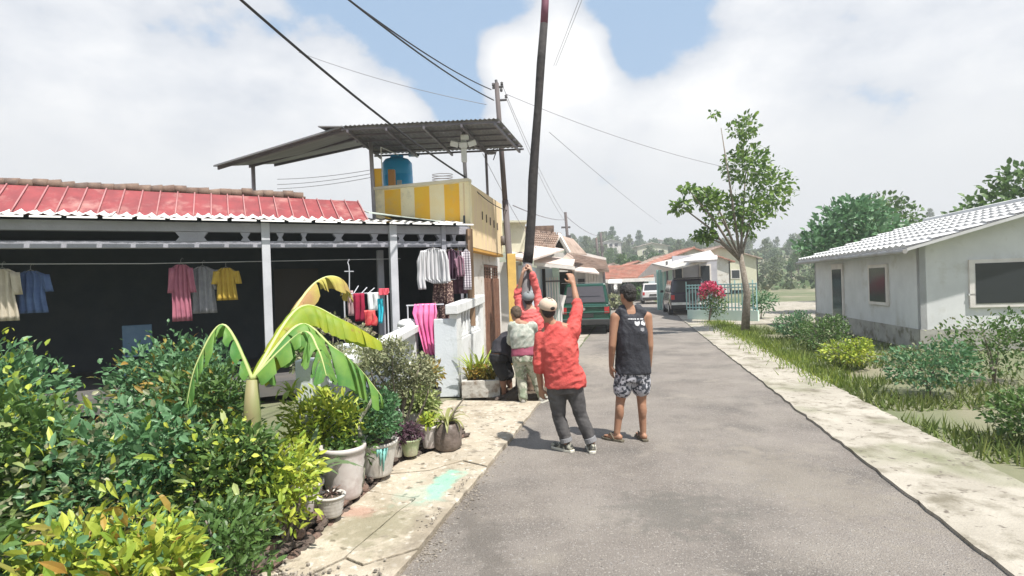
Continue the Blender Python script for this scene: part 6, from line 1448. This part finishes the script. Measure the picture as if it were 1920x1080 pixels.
def patch(px, py, pts, m, nm, off=.004):
    """flat print following the cloth"""
    P3 = []
    for a, b in pts:
        l_, n_ = on_back(px + a, py + b); P3.append(l_ + V(0, -off, 0))
    return MB().add(P3, [tuple(range(len(P3)))]).build(nm, m, tank, fix=False)
x_ = 1179
for k, w_ in enumerate((1.4, 2.2, 2.0, 2.4, 1.0, 1.8, 0, 1.5, 1.3, 0, 1.4, 1.8, 1.6)):
    if w_: patch(x_ + w_ / 2, 598.5, [(-w_ / 2, -1.3 + .3 * (k % 2)), (-w_ / 2, 1.2), (w_ / 2, 1.2), (w_ / 2, -1.3 + .4 * (k % 3 == 0))], m_print, 'print_letter')
    x_ += w_ + .75 if w_ else 1.8
patch(1196, 606, [(-5, -4), (-5.2, 1), (-3, 4.5), (0, 5.5), (3, 4.5), (5, 1), (4.6, -4), (1.5, -2.5), (-1.5, -2.5)], m_print, 'print_emblem')
patch(1208, 606, [(-4.4, -2), (-4.4, 3), (-1, 3.8), (1, 5), (4, 4.6), (4.6, -1), (2, -4.2), (-2, -4.2)], m_print, 'print_emblem')
patch(1206, 618, [(-4, -3), (-4.4, 2), (0, 4), (3.6, 2), (3.4, -3)], m_print2, 'print_emblem')
m_short = mat('patterned_shorts', (.05, .055, .07), (.42, .42, .46), scale=26, rough=.85, detail=1.5, lo=.47, hi=.53)
def shB(b):
    torso_loft(b, [(B['pe'] + V(0, 0, -.10), hpv, .15, .115), (B['pe'], hpv, .172, .125), (B['pe'] + V(0, 0, .05), hpv, .16, .115)])
    for S_ in 'LR': chain(b, [B['hip' + S_], B['hip' + S_].lerp(B['kn' + S_], .55)], [.100, .094])
garment(t, 'shorts', m_short, shB, .011, folds(4, .008, 12))
m_flip = mat('flip_flop_sole', (.10, .085, .06), (.16, .14, .10), scale=8, rough=.8)
for S_ in 'LR':
    td = B['toe' + S_].normalized(); sv = td.cross(V(0, 0, 1)); c = V(B['an' + S_].x, B['an' + S_].y, 0) - td * .05
    pts = [c + td * d + sv * w_ for d, w_ in ((-.035, 0), (-.02, .03), (.06, .036), (.14, .044), (.2, .042), (.235, .02), (.245, 0))] + [c + td * d - sv * w_ for d, w_ in ((.235, .02), (.2, .042), (.14, .044), (.06, .036), (-.02, .03))]
    o = MB().prism([V(p.x, p.y, .006) for p in pts], (0, 0, .022)).build('flip_flop', m_flip, t, bevel=.004)
    for sg in (-1, 1): MB().tube([c + td * .07 + sv * .036 * sg + V(0, 0, .03), c + td * .11 + sv * .03 * sg + V(0, 0, .085), c + td * .17 + V(0, 0, .05)], .008, n=6).build('strap', m_flip, o)

# --- C: man in red, grey cap, both arms up on the pole
Y = 8.3
Cc = dict(hd=W(991, 560, Y), nk=W(993, 580, Y), ch=W(998, 605, Y), wa=W(1001, 634, Y), pe=W(1000, 660, Y),
          shL=W(978, 588, Y), elL=W(970, 552, Y + .05), wrL=W(980, 512, PYP - .10), shR=W(1012, 584, Y), elR=W(1007, 548, Y + .05), wrR=W(996, 508, PYP - .10),
          hipL=W(991, 664, Y), hipR=W(1011, 664, Y), knL=W(993, 704, Y + .02), knR=W(1008, 705, Y + .02), anL=W(996, 744, Y), anR=W(1016, 744, Y - .1),
          toeL=V(-.2, 1, 0), toeR=V(.3, 1, 0), handL=(V(.3, .35, 1), V(.9, .5, -.1), 1.0, 1), handR=(V(-.25, .35, 1), V(-.9, .5, 0), 1.0, -1))
for k in ('anL', 'anR'): Cc[k].z = .12
t, P, ax, shv, hpv = person('man in coral red shirt and grey cap gripping the pole with both raised arms', Cc, .98, V(.05, .9, .3), V(0, -.15, 1), m_skin3, None, voxel=.010)
cap(t, P, ax, .98, m_capg, back_strap=False)
m_red2 = mat('coral_red_shirt', (.62, .10, .10), (.70, .16, .15), scale=4, rough=.85, bump=.3, bscale=60)
m_sleeve = m_red2
def sC(b):
    J_ = Cc
    torso_loft(b, [(J_['pe'] + V(0, 0, .02), hpv, .18, .13), (J_['wa'], shv, .17, .13), (J_['ch'], shv, .175, .13), (J_['ch'].lerp(J_['nk'], .6), shv, .15, .10), (J_['nk'], shv, .07, .07)])
    for S_ in 'LR': chain(b, [J_['ch'].lerp(J_['nk'], .5), J_['sh' + S_], J_['el' + S_], J_['el' + S_].lerp(J_['wr' + S_], .85 if S_ == 'R' else .3)], [.07, .074, .056, .045])
garment(t, 'shirt', m_red2, sC, .013, creases(5, .011, (1, 0, .2), 11))
m_camo = mat('camo_trousers', (.42, .42, .34), (.24, .28, .20), scale=13, rough=.9, detail=2, lo=.46, hi=.54, dirt=((.14, .13, .10), 11, .56, .6))
def legs(J_, rk=(.10, .085, .07, .06), low=.97):
    def f(b):
        hp = (J_['hipR'] - J_['hipL']).normalized(); torso_loft(b, [(J_['pe'] + V(0, 0, -.08), hp, .15, .115), (J_['pe'], hp, .165, .12), (J_['pe'] + V(0, 0, .05), hp, .155, .11)])
        for S_ in 'LR': chain(b, [J_['hip' + S_], J_['hip' + S_].lerp(J_['kn' + S_], .5), J_['kn' + S_], J_['kn' + S_].lerp(J_['an' + S_], low)], rk)
    return f
garment(t, 'trousers', mat('brown_trousers', (.13, .085, .06), (.22, .16, .11), scale=8, rough=.9), legs(Cc), .013, creases(6, .010, (1, 0, -.3), 11))
for S_ in 'LR': shoe(t, Cc['an' + S_], Cc['toe' + S_], 1.0, mat('boot_dark', (.035, .03, .03), rough=.7), mat('boot_sole', (.05, .045, .04), rough=.8), 'boot')

# --- D: man in grey-white shirt and camouflage trousers
Y = 7.85
D = dict(hd=W(967, 589, Y + .1), nk=W(975, 608, Y), ch=W(979, 628, Y), wa=W(981, 650, Y), pe=W(982, 667, Y - .02),
         shL=W(962, 612, Y + .02), elL=W(958, 640, Y + .18), wrL=W(968, 650, Y + .40), shR=W(998, 612, Y + .02), elR=W(1000, 638, Y + .2), wrR=W(984, 640, Y + .40),
         hipL=W(974, 672, Y), hipR=W(993, 672, Y), knL=W(978, 710, Y + .05), knR=W(1003, 706, Y + .12), anL=W(981, 749, Y), anR=W(1016, 744, Y + .1),
         toeL=V(.05, 1, 0), toeR=V(.5, .9, 0), handL=(V(.5, .7, .2), V(.8, -.3, 0), .9, 1), handR=(V(-.4, .7, .2), V(-.8, -.3, 0), .9, -1))
for k in ('anL', 'anR'): D[k].z = .10
t, P, ax, shv, hpv = person('brown-haired man in grey-white patterned shirt, maroon waistband and camouflage trousers hugging the pole', D, .95, V(-.45, .8, -.3), V(0, .15, 1), m_skin, None, hair=m_hairb, voxel=.010)
m_gshirt = mat('grey_white_shirt', (.42, .43, .38), (.27, .30, .26), scale=16, rough=.9, detail=3, lo=.45, hi=.62)
def sD(b):
    torso_loft(b, [(D['wa'] + V(0, 0, -.01), hpv, .165, .13), (D['ch'], shv, .17, .13), (D['ch'].lerp(D['nk'], .6), shv, .15, .10), (D['nk'], shv, .07, .07)])
    for S_ in 'LR': chain(b, [D['ch'].lerp(D['nk'], .5), D['sh' + S_], D['el' + S_], D['el' + S_].lerp(D['wr' + S_], .2)], [.07, .072, .056, .05])
garment(t, 'shirt', m_gshirt, sD, .013, creases(7, .010, (.5, 0, 1), 11))
garment(t, 'maroon_waistband', mat('maroon_band', (.24, .05, .09), (.32, .08, .13), scale=8, rough=.85), lambda b: torso_loft(b, [(D['pe'] + V(0, 0, -.005), hpv, .172, .128), (D['wa'] + V(0, 0, .005), hpv, .160, .122)]), .011, folds(8, .004, 12))
garment(t, 'camouflage_trousers', m_camo, legs(D), .013, creases(9, .010, (.6, 0, -.6), 12))
for S_ in 'LR': shoe(t, D['an' + S_], D['toe' + S_], .98, mat('shoe_grey', (.24, .23, .2), (.32, .3, .27), scale=9, rough=.8), m_sole)

# --- E: man in black bending down at the foot of the pole
Y = 8.25
E = dict(hd=W(972, 650, Y + .25), nk=W(962, 640, Y + .15), ch=W(951, 638, Y + .08), wa=W(940, 650, Y), pe=W(935, 668, Y - .05),
         shL=W(950, 646, Y - .05), elL=W(966, 682, Y + .05), wrL=W(972, 704, Y + .12), shR=W(962, 634, Y + .25), elR=W(975, 670, Y + .3), wrR=W(976, 698, Y + .25),
         hipL=W(931, 672, Y - .06), hipR=W(941, 671, Y + .08), knL=W(944, 706, Y - .08), knR=W(954, 704, Y + .1), anL=W(945, 744, Y - .04), anR=W(958, 741, Y + .14),
         toeL=V(.9, .3, 0), toeR=V(.9, .4, 0), handL=(V(.2, .1, -1), V(.3, .9, 0), .8, 1), handR=(V(.1, -.1, -1), V(0, -1, 0), .8, -1), back=V(-1, 0, 0))
for k in ('anL', 'anR'): E[k].z = .10
t, P, ax, shv, hpv = person('man in black shirt and black shorts bending down at the foot of the pole', E, .95, V(.75, .2, -.65), V(.5, .1, .8), m_skin2, None, voxel=.010)
m_blk = mat('black_cotton', (.020, .019, .024), (.036, .034, .042), scale=5, rough=.9); m_blk2 = mat('black_shorts', (.010, .010, .012), (.02, .02, .022), scale=5, rough=.85)
def sE(b):
    torso_loft(b, [(E['pe'] + V(.02, 0, .01), V(.1, 1, 0), .165, .135), (E['wa'], V(.1, 1, 0), .16, .14), (E['ch'], V(.3, 1, 0), .175, .135), (E['nk'], V(.3, 1, 0), .10, .09)])
    for S_ in 'LR': chain(b, [E['ch'], E['sh' + S_], E['el' + S_].lerp(E['sh' + S_], .25)], [.09, .08, .065])
garment(t, 'shirt', m_blk, sE, .013, folds(10, .009, 11))
garment(t, 'shorts', m_blk2, lambda b: (torso_loft(b, [(E['pe'] + V(-.005, 0, -.07), V(.1, 1, 0), .15, .13), (E['pe'] + V(0, 0, .04), V(.1, 1, 0), .16, .13)]), [chain(b, [E['hip' + S_], E['hip' + S_].lerp(E['kn' + S_], .92)], [.105, .088]) for S_ in 'LR']), .013, folds(12, .008, 11))
for S_ in 'LR': shoe(t, E['an' + S_], E['toe' + S_], .95, mat('sandal_dark', (.06, .05, .045), rough=.8), MATS['boot_sole'], 'sandal')

# ------------------------------------------------------------------ haze over the valley
hz = MB().b2((-420, -60, -1.5), (420, 640, 36)).build('haze', None)
m = bpy.data.materials.new('haze_air'); m.use_nodes = True; t = m.node_tree
for n in list(t.nodes): t.nodes.remove(n)
o_ = t.nodes.new('ShaderNodeOutputMaterial'); pv = t.nodes.new('ShaderNodeVolumePrincipled'); pv.inputs['Color'].default_value = (.92, .94, .97, 1); pv.inputs['Density'].default_value = .0018; pv.inputs['Anisotropy'].default_value = .2
t.links.new(pv.outputs[0], o_.inputs['Volume']); hz.data.materials.append(m); hz['kind'] = 'stuff'
